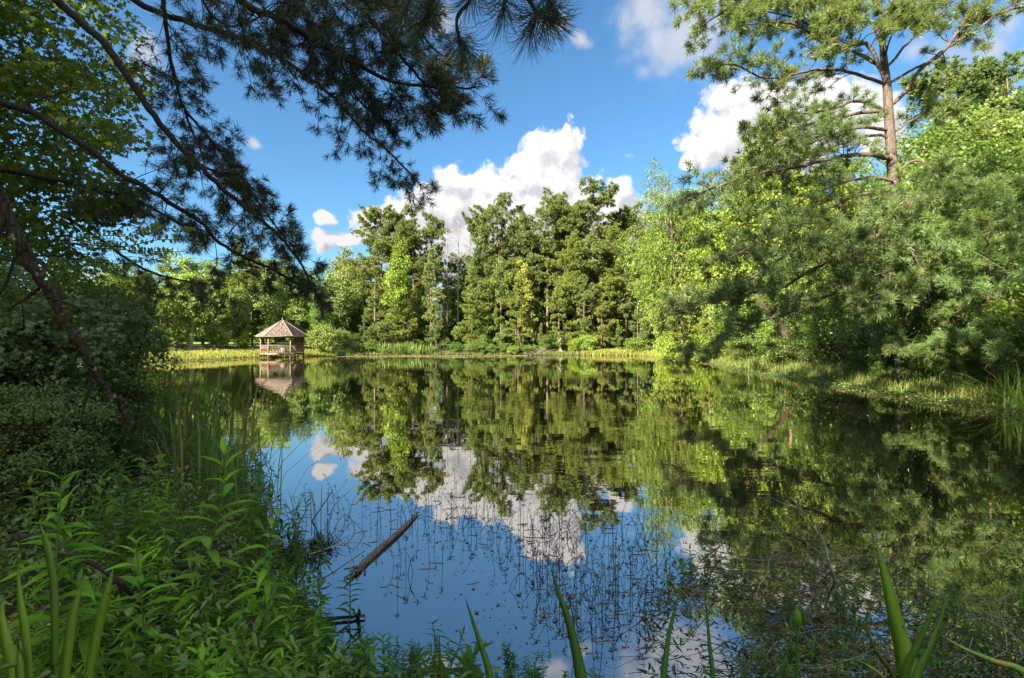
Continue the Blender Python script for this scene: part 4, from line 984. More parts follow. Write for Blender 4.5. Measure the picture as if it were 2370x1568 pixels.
# ------------------------------------------------------------------ pine overhead on the left, limbs drawn one by one
loc = np.array([-9.0, 3.5, 0]); g = np.random.default_rng(9)
o = thing('overhanging_pine', 'pine whose dark limbs hang in from the top left over the water', 'pine', loc); loc[2] = 0
W_ = MB(); tube(W_, cat([(0, 0, 0), (.1, .1, 4), (0, .2, 8), (.2, .2, 13)], 4), (.36, .16), 12); W_.obj('trunk', M['pine_bark'], o, True)
HL = [ # points, depth at start and tip, radii, branches, their length, start, tuft size, twig
 ([(20, -130), (130, 0), (250, 110), (330, 230), (400, 320), (470, 390), (520, 440), (580, 490), (640, 540), (690, 600), (735, 690)], 6.0, 6.4, .050, .012, 38, .62, .50, .95, .13),
 ([(180, -120), (310, 0), (420, 45), (560, 90), (640, 130), (700, 170), (750, 205), (800, 255), (850, 310), (900, 350), (975, 430)], 6.5, 7.2, .046, .010, 48, .95, .40, .95, .14),
 ([(370, -130), (378, 0), (390, 100), (410, 200), (440, 290), (470, 360)], 6.2, 7.0, .032, .010, 40, 1.15, .25, .95, .14),
 ([(420, -160), (560, 0), (640, 40), (740, 100), (830, 150), (920, 190), (1010, 200), (1100, 200)], 5.0, 5.2, .042, .010, 50, .80, .18, 1.0, .14),
 ([(700, -150), (800, -20), (870, 60), (930, 130), (980, 190), (1030, 240)], 4.6, 4.8, .030, .008, 36, .70, .15, 1.0, .14),
 ([(560, -150), (700, -60), (820, -10), (930, 30), (1000, 110), (1060, 150)], 5.2, 5.6, .032, .008, 40, .75, .15, 1.0, .14),
 ([(520, -160), (660, -30), (720, 60), (790, 150), (830, 230), (880, 270)], 5.8, 5.6, .028, .008, 36, .70, .3, .95, .14),
 ([(-160, 170), (0, 235), (90, 270), (200, 340), (290, 410), (370, 455), (460, 510), (520, 570), (600, 610), (700, 660)], 6.4, 6.6, .052, .012, 34, .75, .50, .95, .13),
 ([(-140, 390), (0, 393), (100, 410), (240, 440), (330, 470), (420, 520), (470, 545)], 7.2, 8.0, .042, .012, 24, .70, .45, 1.0, .14),
 ([(430, -120), (480, 20), (540, 60), (600, 40), (640, 20)], 6.2, 6.4, .022, .008, 26, .85, .15, 1.0, .14),
 ([(462, 383), (540, 415), (600, 470), (650, 540), (680, 570)], 6.8, 6.9, .018, .008, 22, .60, .1, .95, .13),
 ([(428, 255), (485, 320), (540, 390), (590, 440)], 6.9, 7.0, .018, .008, 26, .70, .1, .95, .13),
 ([(150, 500), (240, 560), (330, 620), (430, 650), (520, 660)], 8.5, 9.5, .03, .010, 26, .9, .2, 1.0, .15)]
for pts, y0, y1, r0, r1, n, L, st, sz, tw in HL:
    pth = [P(a[0], a[1], y0 + (y1 - y0) * q / (len(pts) - 1)) - loc for q, a in enumerate(pts)]
    W_ = MB(); T = []; Nn = MB(); bough(W_, T, pth, r0, r1, n, L, g, st, -.16, .7, -.10, tw, (4, 7), sz, r0 * .22, .9, 8)
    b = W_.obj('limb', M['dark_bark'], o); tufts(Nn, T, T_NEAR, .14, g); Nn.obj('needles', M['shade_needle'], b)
# bare snapped twigs on the limbs
W_ = MB()
for pts, Yd in (([(330, 145), (400, 180), (440, 205), (475, 225)], 6.1), ([(690, 175), (760, 215), (790, 200)], 6.6), ([(530, 540), (545, 520), (560, 510)], 6.6), ([(365, 455), (378, 435), (390, 428)], 6.5)):
    tube(W_, cat([P(*a, Yd) - loc for a in pts], 3), (.012, .004), 5)
W_.obj('twigs', M['dark_bark'], o)
# long needled sprays close overhead
loc = np.array(P(1250, -250, 2.4)); o = thing('pine_spray', 'close spray of long dark needles hanging against the sky at the top middle', 'pine spray', loc)
W_ = MB(); T = []; Nn = MB()
for pts, Yd in (([(1250, -250), (1180, -80), (1163, 37)], 2.4), ([(1250, -250), (1150, -130), (1087, 3)], 2.5), ([(1087, 3), (1058, 40), (1063, 88), (1078, 117)], 2.5), ([(1250, -250), (1210, -60), (1240, 30), (1225, 82)], 2.3),
                ([(1180, -80), (1240, 25), (1285, 52)], 2.35), ([(1150, -130), (1030, -40), (977, 62)], 2.6), ([(1240, -100), (1260, -30), (1275, 20)], 2.35), ([(1030, -40), (960, -10), (930, 40)], 2.7), ([(1100, -60), (1010, -20), (1000, 30)], 2.6)):
    pth = cat([P(*a, Yd) - loc for a in pts], 4); tube(W_, pth, (.011, .005), 6); d = interp(pth, 1)[1]
    for s in range(3): a, _ = interp(pth, 1 - .05 * s); T.append((a, nrm(d + [0, 0, -.5] + g.normal(size=3) * .15), 1.0))
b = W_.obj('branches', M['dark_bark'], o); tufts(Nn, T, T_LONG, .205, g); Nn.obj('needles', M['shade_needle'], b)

# ------------------------------------------------------------------ star leaved tree top left, seen from below
g = np.random.default_rng(13); loc = np.array([-13.5, 8.0, 0.0])
o = thing('sweetgum_tree', 'star leaved tree filling the upper left corner, sky glinting between its leaves', 'tree', loc)
W_ = MB(); tube(W_, cat([(0, 0, 0), (.1, 0, 4), (.3, .1, 8), (.2, 0, 12)], 4), (.26, .1), 12); W_.obj('trunk', M['bark'], o, True)
B_ = MB(); N_ = MB(); cl = []
edge = [(-350, 250), (0, 270), (60, 285), (120, 290), (180, 300), (240, 290), (300, 300), (360, 305), (420, 300), (480, 310), (520, 250), (580, 200), (640, 190)]   # right edge of the crown by height
for q in range(1000):
    y = g.uniform(-350, 620); xm = np.interp(y, [e[0] for e in edge], [e[1] for e in edge]) + 25 * math.sin(y * .045) - 8
    x = xm - (g.random() ** .9) * (xm + 420); Yd = g.uniform(7.5, 11.5)
    if g.random() < .16 * (1 + math.sin(x * .03 + y * .02)): continue
    cl.append(P(x, y, Yd) - loc)
cl = np.array(cl)
for q in range(0, len(cl), 11):
    a = np.array([.2 + .25 * (cl[q][2] - 5), .2 + .1 * q / 200, min(max(cl[q][2] * .6 - .5, 1.5), 11.5)]) * np.array([.5, .5, 1]); mid = (a + cl[q]) / 2 + [0, 0, .4]
    tube(B_, cat([a, mid, cl[q]], 3), (.03, .005), 4, False)
k_ = g.integers(28, 66, len(cl)); idx = np.repeat(np.arange(len(cl)), k_); n = len(idx)
dv = nrm(g.normal(size=(n, 3))) * (g.random(n) ** .45)[:, None] * np.array([.50, .50, .27]); pos = cl[idx] + dv
nn = nrm(g.normal(size=(n, 3)) * .8 + [0, 0, .7]); xx = nrm(g.normal(size=(n, 3)) + [0, 0, -.5]); y_ = nrm(np.cross(nn, xx)); x_ = np.cross(y_, nn)
scatter(N_, L_STAR, pos, np.stack([x_, y_, nn], -1), g.uniform(.08, .145, n))
B_.obj('limbs', M['dark_bark'], o); N_.obj('crown', M['gum_leaf'], o)

# ------------------------------------------------------------------ leaning lichened trunk on the left with the shrubs round it
loc = np.array(P(310, 985, 3.4)); o = thing('crooked_tree', 'crooked lichen spotted trunk slanting down through the leaves at the left', 'tree trunk', loc)
pts = [(-120, 330, 2.6), (-30, 420, 2.6), (0, 450, 2.65), (45, 560, 2.7), (75, 620, 2.75), (100, 660, 2.8), (130, 710, 2.85), (160, 760, 2.9), (185, 800, 2.95), (215, 860, 3.05), (250, 905, 3.15), (280, 950, 3.3), (312, 985, 3.4)]
W_ = MB(); pp = cat([P(*a) - loc for a in pts], 4); g = np.random.default_rng(4); pp[1:-1] += g.normal(size=(len(pp) - 2, 3)) * .007
tube(W_, pp, np.linspace(.030, .014, len(pp)) * (1 + .14 * np.sin(np.arange(len(pp)) * 1.3)), 12); W_.obj('trunk', M['lichen_bark'], o, True)
W_ = MB()
for pts, Yd in (([(120, 690), (165, 705), (205, 725), (212, 745), (205, 765)], 2.83), ([(60, 560), (85, 600), (125, 640), (140, 680), (138, 720)], 2.7), ([(45, 560), (20, 640), (0, 680)], 2.7), ([(20, 470), (0, 540), (-20, 600)], 2.65), ([(100, 660), (60, 690), (20, 715)], 2.8), ([(215, 860), (200, 920), (190, 960)], 3.05)):
    tube(W_, cat([P(*a, Yd) - loc for a in pts], 4), (.009, .004), 6)
W_.obj('branches', M['dark_bark'], o)
# sprig with rows of oval leaves against the sky
g = np.random.default_rng(31)
loc = np.array(P(150, 560, 5.0)); o = thing('privet_branch', 'long thin sprays of small oval leaves against the sky left of the pine tip', 'branch', loc); W_ = MB(); N_ = MB()
for pts in ([(150, 560), (250, 575), (330, 535), (400, 528), (445, 532)], [(150, 560), (280, 570), (360, 555), (430, 555), (492, 562)], [(250, 575), (330, 580), (400, 582), (460, 580)], [(150, 560), (240, 545), (310, 545), (370, 520)], [(180, 600), (260, 610), (330, 605), (400, 590)], [(150, 560), (220, 610), (300, 640), (350, 636)]):
    pth = cat([P(*a, 5.0 + g.normal() * .15) - loc for a in pts], 8); tube(W_, pth, (.006, .002), 4)
    us = np.linspace(.2, 1, 46); a = np.array([interp(pth, u)[0] for u in us]); t = np.array([interp(pth, u)[1] for u in us])
    sd_ = nrm(np.cross(t, (0, .3, 1))) * np.where(np.arange(46) % 2, 1, -1)[:, None]; xa = nrm(t * .5 + np.array([0, 0, .8]) * np.where(np.arange(46) % 2, 1, -1)[:, None] + sd_ * .5 + g.normal(size=(46, 3)) * .25)
    scatter(N_, L_OVAL, a, basis_x(xa, nrm(g.normal(size=(46, 3)))), g.uniform(.04, .058, 46))
b = W_.obj('stems', M['dark_bark'], o); N_.obj('leaves', M['shrub_leaf'], o)

NS = [('near_sapling', 235, 6.4, 610, 1.0, 'thin star leaved sapling right of the leaning trunk, lit trees showing through it'), ('near_sapling', 165, 5.6, 600, 1.0, 'thin star leaved sapling behind the middle of the leaning trunk'), ('near_sapling', 300, 8.2, 640, .8, 'thin sapling at the bend of the left bank, its leaves before the sunlit trees'), ('near_sapling', 290, 5.4, 800, .9, 'low sapling with lobed leaves hanging over the water at the left'), ('near_sapling', 70, 4.2, 620, 1.0, 'sapling with star leaves crossing behind the upper leaning trunk'),
      ('near_bush_a', -60, 4.4, 600, 1.1, 'dark leafy shrub at the left edge under the leaning trunk'), ('near_bush_b', 30, 5.0, 570, 1.0, 'tall dark shrub behind the upper part of the leaning trunk'), ('near_bush_a', 100, 5.2, 640, .8, 'dark shrub with small leaves behind the middle of the leaning trunk'),
      ('near_bush_a', 205, 6.6, 760, .8, 'shrub right of the leaning trunk with glints of the far bank behind it'), ('near_bush_b', 255, 6.9, 820, .8, 'star leaved shrub hanging over the water right of the leaning trunk'), ('near_bush_b', 160, 4.6, 850, 1.0, 'low shrub before the foot of the leaning trunk'),
      ('near_bush_a', 60, 3.6, 860, 1.0, 'dense low shrub at the left edge behind the tall leafy weeds'), ('near_bush_a', 250, 5.0, 940, .9, 'low dark shrub at the water edge under the leaning trunk'), ('near_bush_b', 20, 7.5, 600, 1.1, 'shrub far behind the leaning trunk at the left edge'),
      ('near_bush_a', -150, 5.2, 560, 1.2, 'tall shrub reaching in at the left edge'), ('near_bush_b', 330, 5.3, 1030, .8, 'leafy low shrub beside the rushes'), ('near_bush_a', 180, 3.9, 1000, .9, 'low shrub with grey green leaves behind the weeds at the left'), ('near_bush_a', 40, 9.5, 640, 1.0, 'farther shrub seen between the trunk and the left edge'), ('near_bush_b', 265, 9.6, 800, .8, 'shrub at the bend of the left bank, its leaves over the water')]
for q, (key, px, Yd, top, wid, lab) in enumerate(NS):
    p = P(px, top, Yd); z0 = max(float(gz(p[0], p[1])), 0); plant_tree(key, 'shrub', lab, 'shrub', p[0], p[1], p[2] - z0 + .1, wid, q * 1.9, ((.75, .8, .75), (.6, .68, .7), (.85, .85, .7))[q % 3], z=z0)

# ------------------------------------------------------------------ low growth of the near bank
g = np.random.default_rng(51); mb = MB()
p = np.stack([g.uniform(-9, .4, 30000), g.uniform(.5, 11, 30000) ** 1.0], -1); p = np.concatenate([p, np.stack([g.uniform(-4, .6, 14000), g.uniform(.6, 4.5, 14000)], -1)]); p = p[g.permutation(len(p))]; d = shore(p[:, 0], p[:, 1]); p = p[(d > -.06) & (d < 3.5)][:19000]; n = len(p); d = shore(p[:, 0], p[:, 1])
z = np.maximum(gz(p[:, 0], p[:, 1]), 0) + g.random(n) ** 1.5 * .42 * np.clip(d / .5, .12, 1)
nn = nrm(g.normal(size=(n, 3)) * .55 + [0, 0, 1]); xx = nrm(np.cross(nn, g.normal(size=(n, 3))))
hf = int(n * .72); Rm = np.stack([xx, np.cross(nn, xx), nn], -1); pz = np.column_stack([p, z])
scatter(mb, L_OVAL, pz[:hf], Rm[:hf], g.uniform(.02, .045, hf)); scatter(mb, L_LANCE, pz[hf:], Rm[hf:], g.uniform(.04, .075, n - hf))
tag(mb.obj('undergrowth', M['shrub_leaf']), 'tangle of small leaves covering the near left bank', 'undergrowth', kind='stuff')


def make_weed(seed, H, leaf, n_nodes, tmpl=L_LANCE, whorl=2, stem=.004, top=True):
    """Upright weed: a bent stem with pairs of lance leaves, smaller and steeper at the top."""
    g = np.random.default_rng(seed); W = MB(); N = MB(); a = g.uniform(0, 6.28)
    pth = cat([(0, 0, 0), (math.cos(a) * H * .04, math.sin(a) * H * .04, H * .4), (math.cos(a) * H * .10 + g.normal() * .02, math.sin(a) * H * .10, H * .75), (math.cos(a) * H * .13, math.sin(a) * H * .13, H)], 4)
    tube(W, pth, (stem, stem * .45), 6); pos = []; xa = []; s = []
    for q in range(n_nodes):
        u = .15 + .83 * q / (n_nodes - 1); c_, t = interp(pth, u); rot = q * 2.4 + g.normal() * .3
        for w_ in range(whorl):
            an = rot + w_ * 2 * math.pi / whorl; el_ = .25 + .75 * u ** 3 + g.normal() * .15
            pos.append(c_); xa.append((math.cos(an) * math.cos(el_), math.sin(an) * math.cos(el_), math.sin(el_))); s.append(leaf * (1.05 - .5 * u ** 4) * g.uniform(.75, 1.15) * (.6 + .4 * min(1, u * 3)))
    scatter(N, tmpl, np.array(pos), basis_x(np.array(xa), nrm(np.array([[0, 0, 1.0]]) + g.normal(size=(len(pos), 3)) * .15)), np.array(s))
    return W.mesh('stem', M['rush'], True), N.mesh('leaves', M['weed_leaf'], True)


TALL = [make_weed(60 + q, .9, .165, 13, (L_LANCE, L_LANCE2)[q % 2], 2, .0045) for q in range(5)]
LOW = [make_weed(70 + q, .18, .058, 9, (L_LANCE, L_LANCE2)[q % 2], 2, .0030) for q in range(5)]


def weed(tm, name, label, x, y, z, s, rot, tint, group=None, tilt=(0, 0)):
    o = thing(name, label, 'weed', (x, y, z), group); o.rotation_euler = (tilt[0], tilt[1], rot); o.scale = (s, s, s)
    link('stem', tm[0], o); c_ = link('leaves', tm[1], o); c_.color = (*tint, 1)


for q, (px, py, Yd, lab) in enumerate([(118, 1105, 1.75, 'tall weed with a bright leafy tip at the left, highest over the dead stick'), (215, 1160, 1.9, 'upright weed right of the tall bright tipped one at the left'), (458, 1035, 2.35, 'tallest weed of the bank, its bright tip over the rushes'),
                                       (605, 1195, 2.3, 'tall weed with a pointed bright tip at the water edge'), (345, 1225, 2.0, 'weed with a bright tip between the two tallest weeds'), (735, 1350, 2.25, 'weed reaching farthest right over the water'), (520, 1500, 1.5, 'bright leafy weed tip low in the middle of the weed patch')]):
    p = P(px, py, Yd); z0 = max(float(gz(p[0] + .1, p[1])), 0); weed(TALL[q % 5], 'leafy_weed', lab, p[0], p[1], z0, (p[2] - z0) / .9 * .98, q * 1.3, (1.25, 1.25, 1))
g = np.random.default_rng(61); c_ = 0
while c_ < 215:
    px = g.uniform(-60, 760); py = g.uniform(1180, 1680); 
    lim = np.interp(px, [-60, 120, 300, 480, 620, 700, 760], [1260, 1250, 1260, 1230, 1290, 1380, 1450])
    if py < lim: continue
    Yd = np.interp(py, [1180, 1300, 1450, 1680], [3.0, 2.5, 1.9, 1.35]) * g.uniform(.92, 1.1); p = P(px, py, Yd); z0 = max(float(gz(p[0], p[1])), -.02); H = p[2] - z0
    if H < .15 or H > 1.15 or shore(p[0], p[1]) < -.5: continue
    t = g.choice([.5, .7, 1.0, 1.2, 1.5]); weed(TALL[c_ % 5], 'leafy_weed', 'green weed with lance shaped leaves in the dense patch on the near left bank', p[0], p[1], z0, H / .9, g.uniform(0, 6.28), (t, t, t * g.uniform(.8, 1.3)), 'leafy weeds of the near left bank', (g.normal() * .12, g.normal() * .12)); c_ += 1
c_ = 0
while c_ < 45:
    px = g.uniform(120, 620); py = g.uniform(1060, 1290); Yd = g.uniform(2.8, 5.0); p = P(px, py, Yd)
    if shore(p[0], p[1]) < -.05: continue
    z0 = max(float(gz(p[0], p[1])), 0); H = p[2] - z0
    if H < .2 or H > .8: continue
    t = g.choice([.4, .6, .8, 1.1]); weed(TALL[c_ % 5], 'leafy_weed', 'green weed between the left shrubs and the rushes, behind the dense weed patch', p[0], p[1], z0, H / .9, g.uniform(0, 6.28), (t, t, t), 'leafy weeds behind the dense weed patch', (g.normal() * .15, g.normal() * .15)); c_ += 1
q_ = shore_points(110, -5.5, -.2, 1.8, 8.5, -.22, .22, g)
for q, c0 in enumerate(q_): t = g.uniform(.6, 1.1); weed(LOW[q % 5], 'bank_weed', 'low weed hiding the muddy edge of the near left bank', c0[0], c0[1], max(c0[2], -.03), g.uniform(.9, 1.9), g.uniform(0, 6.28), (t * .6, t * .7, t * .9), 'low weeds on the muddy edge of the left bank', (g.normal() * .2, g.normal() * .2))
c_ = 0
while c_ < 225:
    px = g.uniform(690, 1780) if g.random() < .3 else g.uniform(690, 1340); py = g.uniform(1430, 1640)
    if py < np.interp(px, [690, 900, 1000, 1100, 1300, 1500, 1780], [1420, 1440, 1435, 1490, 1490, 1540, 1500]) + g.uniform(0, 40): continue
    if px > 1300 and g.random() < .5: continue
    Yd = np.interp(py, [1430, 1640], [2.75, 2.0]) * g.uniform(.94, 1.06); p = P(px, py, Yd); z0 = max(float(gz(p[0], p[1])), -.03); H = p[2] - z0
    if H < .06: H = .12
    t = g.uniform(.8, 1.3); weed(LOW[c_ % 5], 'water_weed', 'low weed with narrow leaves along the near water edge', p[0], p[1], z0, min(H, .30) / .18 * .9, g.uniform(0, 6.28), (t * .42, t * .55, t * .9), 'low weeds along the near water edge', (g.normal() * .12, g.normal() * .12)); c_ += 1

# ------------------------------------------------------------------ sword leaves close to the camera
m, k, out = mat('sword_leaf')
tc = k.n('ShaderNodeTexCoord').outputs['UV']; oi = k.n('ShaderNodeObjectInfo')
ob = k.n('ShaderNodeTexCoord').outputs['Object']
rib = k.noise(k.vm('MULTIPLY', ob, (1, 1, .04)), 160, 3, .6); blot = k.noise(k.vm('MULTIPLY', ob, (1, 1, .25)), 16, 4, .6); spk = k.noise(ob, 40, 3, .6)
col = k.mix(rib, (.055, .14, .018), (.16, .28, .045)); col = k.mix(k.mr(blot, .60, .72), col, (.24, .17, .04)); col = k.mix(k.mr(spk, .66, .70), col, (.05, .035, .015)); col = k.mix(1.0, col, oi.outputs['Color'], 'MULTIPLY')
pr = k.n('ShaderNodeBsdfPrincipled', {'Base Color': col, 'Roughness': .42}); bp = k.n('ShaderNodeBump', {'Strength': .35, 'Distance': .004, 'Height': rib}); k.link(bp.outputs[0], pr.inputs['Normal'])
tr = k.n('ShaderNodeBsdfTranslucent', {'Color': k.mix(1.0, col, (1.5, 1.4, .6), 'MULTIPLY')}); mx = k.n('ShaderNodeMixShader', {0: .35, 1: pr.outputs[0], 2: tr.outputs[0]}); k.link(mx.outputs[0], out.inputs[0]); M['sword'] = m


def sword(mb, pts, Yd, wpx, loc, keel=.25, tipw=.04, facing=0.0, tap=.34):
    """A long flat leaf with a keel: thin lens section, pointed tip; pts run from the tip down to the ground."""
    p = cat([P(a[0], a[1], Yd) for a in pts], 6); p = np.vstack([p, [p[-1][0] * .97 + .0, p[-1][1], float(gz(p[-1][0], p[-1][1])) - .02]]); p = p - loc
    p = cat(p[:: 2] if len(p) % 2 else np.vstack([p[:: 2], p[-1:]]), 2); n = len(p); s = np.concatenate([[0], np.cumsum(np.linalg.norm(np.diff(p, axis=0), axis=1))])
    wd = wpx / F * Yd / 2; h = np.maximum(wd * np.minimum(1, tipw + (s / (s[-1] * tap)) ** .75), .0006)
    t = nrm(np.gradient(p, axis=0)); sd_ = nrm(np.cross(t, (math.sin(facing), math.cos(facing), 0))); nv = np.cross(sd_, t)
    k_ = (h * keel)[:, None]; h = h[:, None]; V = np.stack([p - sd_ * h, p + nv * k_, p + sd_ * h, p - nv * k_ * .35], 1); i = 4 * np.arange(n - 1)[:, None]
    f = np.concatenate([i + np.array([[a, (a + 1) % 4, (a + 1) % 4 + 4, a + 4]]) for a in range(4)]); mb.add(V.reshape(-1, 3), f)


SW = [('sword leaf standing tallest before the open water in the middle', [([(1274, 1310), (1296, 1380), (1320, 1450), (1345, 1568), (1362, 1700)], 1.15, 29)], (.75, .8, .9)),
      ('thin sword leaf left of the tallest middle one, tip against blue water', [([(1077, 1384), (1092, 1430), (1112, 1490), (1135, 1568), (1150, 1700)], 1.2, 21)], (.9, .95, 1)),
      ('short brown tipped sword leaf left of the thin one at the bottom edge', [([(1017, 1470), (1017, 1500), (1019, 1530), (1022, 1568), (1024, 1700)], 1.15, 19)], (.75, .6, .5)),
      ('narrow blue green sword leaf leaning left at the bottom edge', [([(1576, 1355), (1562, 1410), (1548, 1470), (1536, 1568), (1528, 1700)], 1.25, 17)], (.8, 1.05, 1.7)),
      ('thin blue green sword leaf right of the one leaning left', [([(1632, 1365), (1637, 1430), (1643, 1500), (1650, 1568), (1655, 1700)], 1.25, 13)], (.6, .9, 1.3)),
      ('round stemmed reed with a small bud at the bottom edge', [([(1847, 1395), (1846, 1440), (1845, 1500), (1845, 1568), (1845, 1700)], 1.3, 11)], (.6, .9, .9))]
for lab, lv, tint in SW:
    pts, Yd, wpx = lv[0]; p = P(*pts[-1], Yd); loc = np.array([p[0], p[1], float(gz(p[0], p[1]))]); mb = MB()
    sword(mb, pts, Yd, wpx, loc); o = mb.obj('sword_leaf', M['sword'], None, True); o.location = loc; o.color = (*tint, 1); tag(o, lab, 'sword leaf')
    if 'bud' in lab:
        b = MB(); c0 = P(1845, 1428, 1.3) - loc; tube(b, [c0 + up(z) for z in (-.022, -.01, .008, .022)], [.004, .011, .010, .002], 8); b.obj('bud', M['weed_leaf'], o, True)
CL = [('sword_leaf_plant', 'clump of broad sword leaves rising at the bottom right', [([(2028, 1253), (2050, 1340), (2072, 1430), (2095, 1520), (2108, 1600), (2112, 1720)], 1.15, 50, (1.8, 1.6, 1.0)), ([(2166, 1378), (2150, 1430), (2125, 1490), (2095, 1560), (2085, 1720)], 1.08, 34, (1.0, 1.1, .9)),
       ([(2190, 1380), (2175, 1440), (2150, 1500), (2118, 1580), (2095, 1720)], 1.04, 36, (1.0, 1.15, .9)), ([(2016, 1390), (2008, 1420), (2006, 1455), (2030, 1510), (2070, 1575), (2085, 1720)], 1.2, 13, (1.2, .9, .8)), ([(1982, 1526), (2010, 1540), (2045, 1568), (2070, 1620), (2085, 1720)], 1.1, 16, (2.4, 2.0, 2.2)),
       ([(2180, 1470), (2230, 1500), (2300, 1530), (2380, 1565), (2440, 1700)], 1.3, 20, (2.2, 1.9, 2.4))]),
      ('sword_leaf_plant', 'clump of broad yellow green sword leaves in the bottom left corner', [([(30, 1400), (8, 1398), (4, 1430), (18, 1500), (30, 1568), (40, 1720)], 1.05, 30, (2.1, 1.7, 1.1)), ([(42, 1310), (46, 1380), (58, 1460), (66, 1568), (70, 1720)], 1.02, 22, (1.8, 1.6, 1.0)), ([(-20, 1555), (20, 1540), (45, 1536)], 1.0, 22, (1.4, 1.2, .9))]),
      ('sword_leaf_plant', 'pair of broad sword leaves among the weeds at the bottom left', [([(190, 1345), (178, 1390), (166, 1440), (150, 1568), (140, 1720)], 1.15, 24, (1.8, 1.5, 1.0)), ([(262, 1315), (250, 1365), (232, 1430), (205, 1568), (180, 1720)], 1.3, 24, (1.6, 1.45, 1.0)), ([(92, 1212), (108, 1260), (120, 1320), (126, 1380), (128, 1560)], 1.7, 20, (1.1, 1.1, .9))])]
for nm, lab, lv in CL:
    p = P(*lv[0][0][-1], lv[0][1]); loc = np.array([p[0], p[1], float(gz(p[0], p[1]))]); o = thing(nm, lab, 'sword leaves', loc)
    for pts, Yd, wpx, tint in lv:
        mb = MB(); sword(mb, pts, Yd, wpx, loc, tap=.13 if pts[0][0] < 500 else .34); b = mb.obj('leaf_blade', M['sword'], o, True); b.color = (*tint, 1)

# ------------------------------------------------------------------ open water: log, stems, floating bits, dead branches
a, b_ = PW(962, 1192, .010), PW(832, 1318, .006); loc = np.array([a[0], a[1], 0]); mb = MB(); g = np.random.default_rng(6)
pth = np.array([a + (b_ - a) * t + np.array([.012 * math.sin(t * 5), 0, .01 * math.sin(t * 3)]) - loc for t in np.linspace(0, 1, 22)])
tube(mb, pth, (.015 + .010 * np.linspace(0, 1, 22)) * (1 + g.normal(size=22) * .05), 12)
o = thing('floating_log', 'grey weathered log floating slantwise in the open water', 'log', loc); mb.obj('bark', M['log_wood'], o, True)
mb = MB()
for q in range(9):
    d = nrm(b_ - a + g.normal(size=3) * .25); grow(mb, None, b_ - loc + g.normal(size=3) * .02, d, g.uniform(.06, .16), g, .012, 3, 0, .2, 5)
for q in range(5): grow(mb, None, a - loc + g.normal(size=3) * .015, g.normal(size=3) * [1, 1, .2], .14, g, .006, 3, 0, .2, 4)
mb.obj('splinters', M['log_wood'], o)
for lab, pts, r0, mt in [('dark wet branch lying in the water right of the leafy weeds', [(700, 1440, .01), (760, 1432, .015), (800, 1428, .015), (845, 1424, .015)], .013, 'dark_bark'), ('upright dark stub on the wet branch beside the low weeds', [(828, 1430, .0), (832, 1418, .05), (830, 1410, .08)], .012, 'dark_bark'),
                         ('tan curved twig reaching over the water left of the log', [(715, 1283, .1), (760, 1268, .10), (800, 1256, .08), (845, 1256, .03)], .0055, 'pale_bark'), ('thin dark stick slanting out of the water above the leafy weeds', [(722, 1205, .0), (745, 1172, .15), (770, 1135, .30)], .006, 'dark_bark'),
                         ('dead stick lying across the weeds at the left', [(35, 1240, .75), (80, 1250, .7), (150, 1275, .6), (230, 1310, .5), (290, 1360, .4), (330, 1400, .2)], .018, 'lichen_bark')]:
    pp = []
    for x, y, z in pts: pp.append(PW(x, y, z) if z < .4 else P(x, y, 2.1))
    pp = np.array(pp); loc = pp[0].copy(); loc[2] = 0; mb = MB(); tube(mb, cat(pp - loc, 5), (r0, r0 * .5), 7); o = mb.obj('stick' if r0 < .01 else 'dead_branch', M[mt], None, True); o.location = loc; tag(o, lab, 'stick')
# dark mossy root hummock by the weeds
p = PW(715, 1275); o = thing('root_hummock', 'dark hummock of roots and moss in the water beside the leafy weeds', 'hummock', (p[0], p[1], 0)); mb = MB(); g = np.random.default_rng(12)
for q in range(260): a_ = g.uniform(0, 6.28); rr = g.random() ** .5 * .16; grow(mb, None, (math.cos(a_) * rr, math.sin(a_) * rr * 1.4, -.02), (math.cos(a_) * .5, math.sin(a_) * .5, 1), g.uniform(.05, .17), g, .004, 3, -.15, .35, 3)
mb.obj('roots', M['dark_bark'], o)


def make_pondweed(seed):
    g = np.random.default_rng(seed); W = MB(); H = g.uniform(.10, .26); a = g.uniform(0, 6.28); k_ = g.uniform(.0, .5)
    pth = cat([(0, 0, -.12), (0, 0, 0), (math.cos(a) * k_ * H * .3, math.sin(a) * k_ * H * .3, H * .55), (math.cos(a) * k_ * H, math.sin(a) * k_ * H, H)], 3); tube(W, pth, (.0021, .0013), 4)
    pos, xa, s = [], [], []
    for q in range(g.integers(2, 5)):
        u = g.uniform(.6, 1) if q else 1.0; c_, t = interp(pth, u); r0 = g.uniform(0, 6.28)
        for w_ in range(4 if u > .9 else 2): an = r0 + w_ * (math.pi / 2 if u > .9 else math.pi); e = g.uniform(-.2, .7); pos.append(c_); xa.append((math.cos(an) * math.cos(e), math.sin(an) * math.cos(e), math.sin(e))); s.append(g.uniform(.018, .034))
    scatter(W, (L_LANCE[0], np.array(L_LANCE[1])), np.array(pos), basis_x(np.array(xa), np.array([[0, 0, 1.0]])), np.array(s)); return W.mesh('pond_stem', M['pond_stem'])


def make_bent(seed):
    g = np.random.default_rng(seed); W = MB(); L = g.uniform(.12, .3); a = g.uniform(-.9, .9)
    tube(W, cat([(0, 0, -.05), (L * .2, 0, .03), (L * .55, .02, .10 * g.random() + .03), (L * .8, .03 * g.normal(), .04), (L, .05 * g.normal(), -.02)], 3), (.003, .002), 4); return W.mesh('pond_stem', M['pond_stem'])


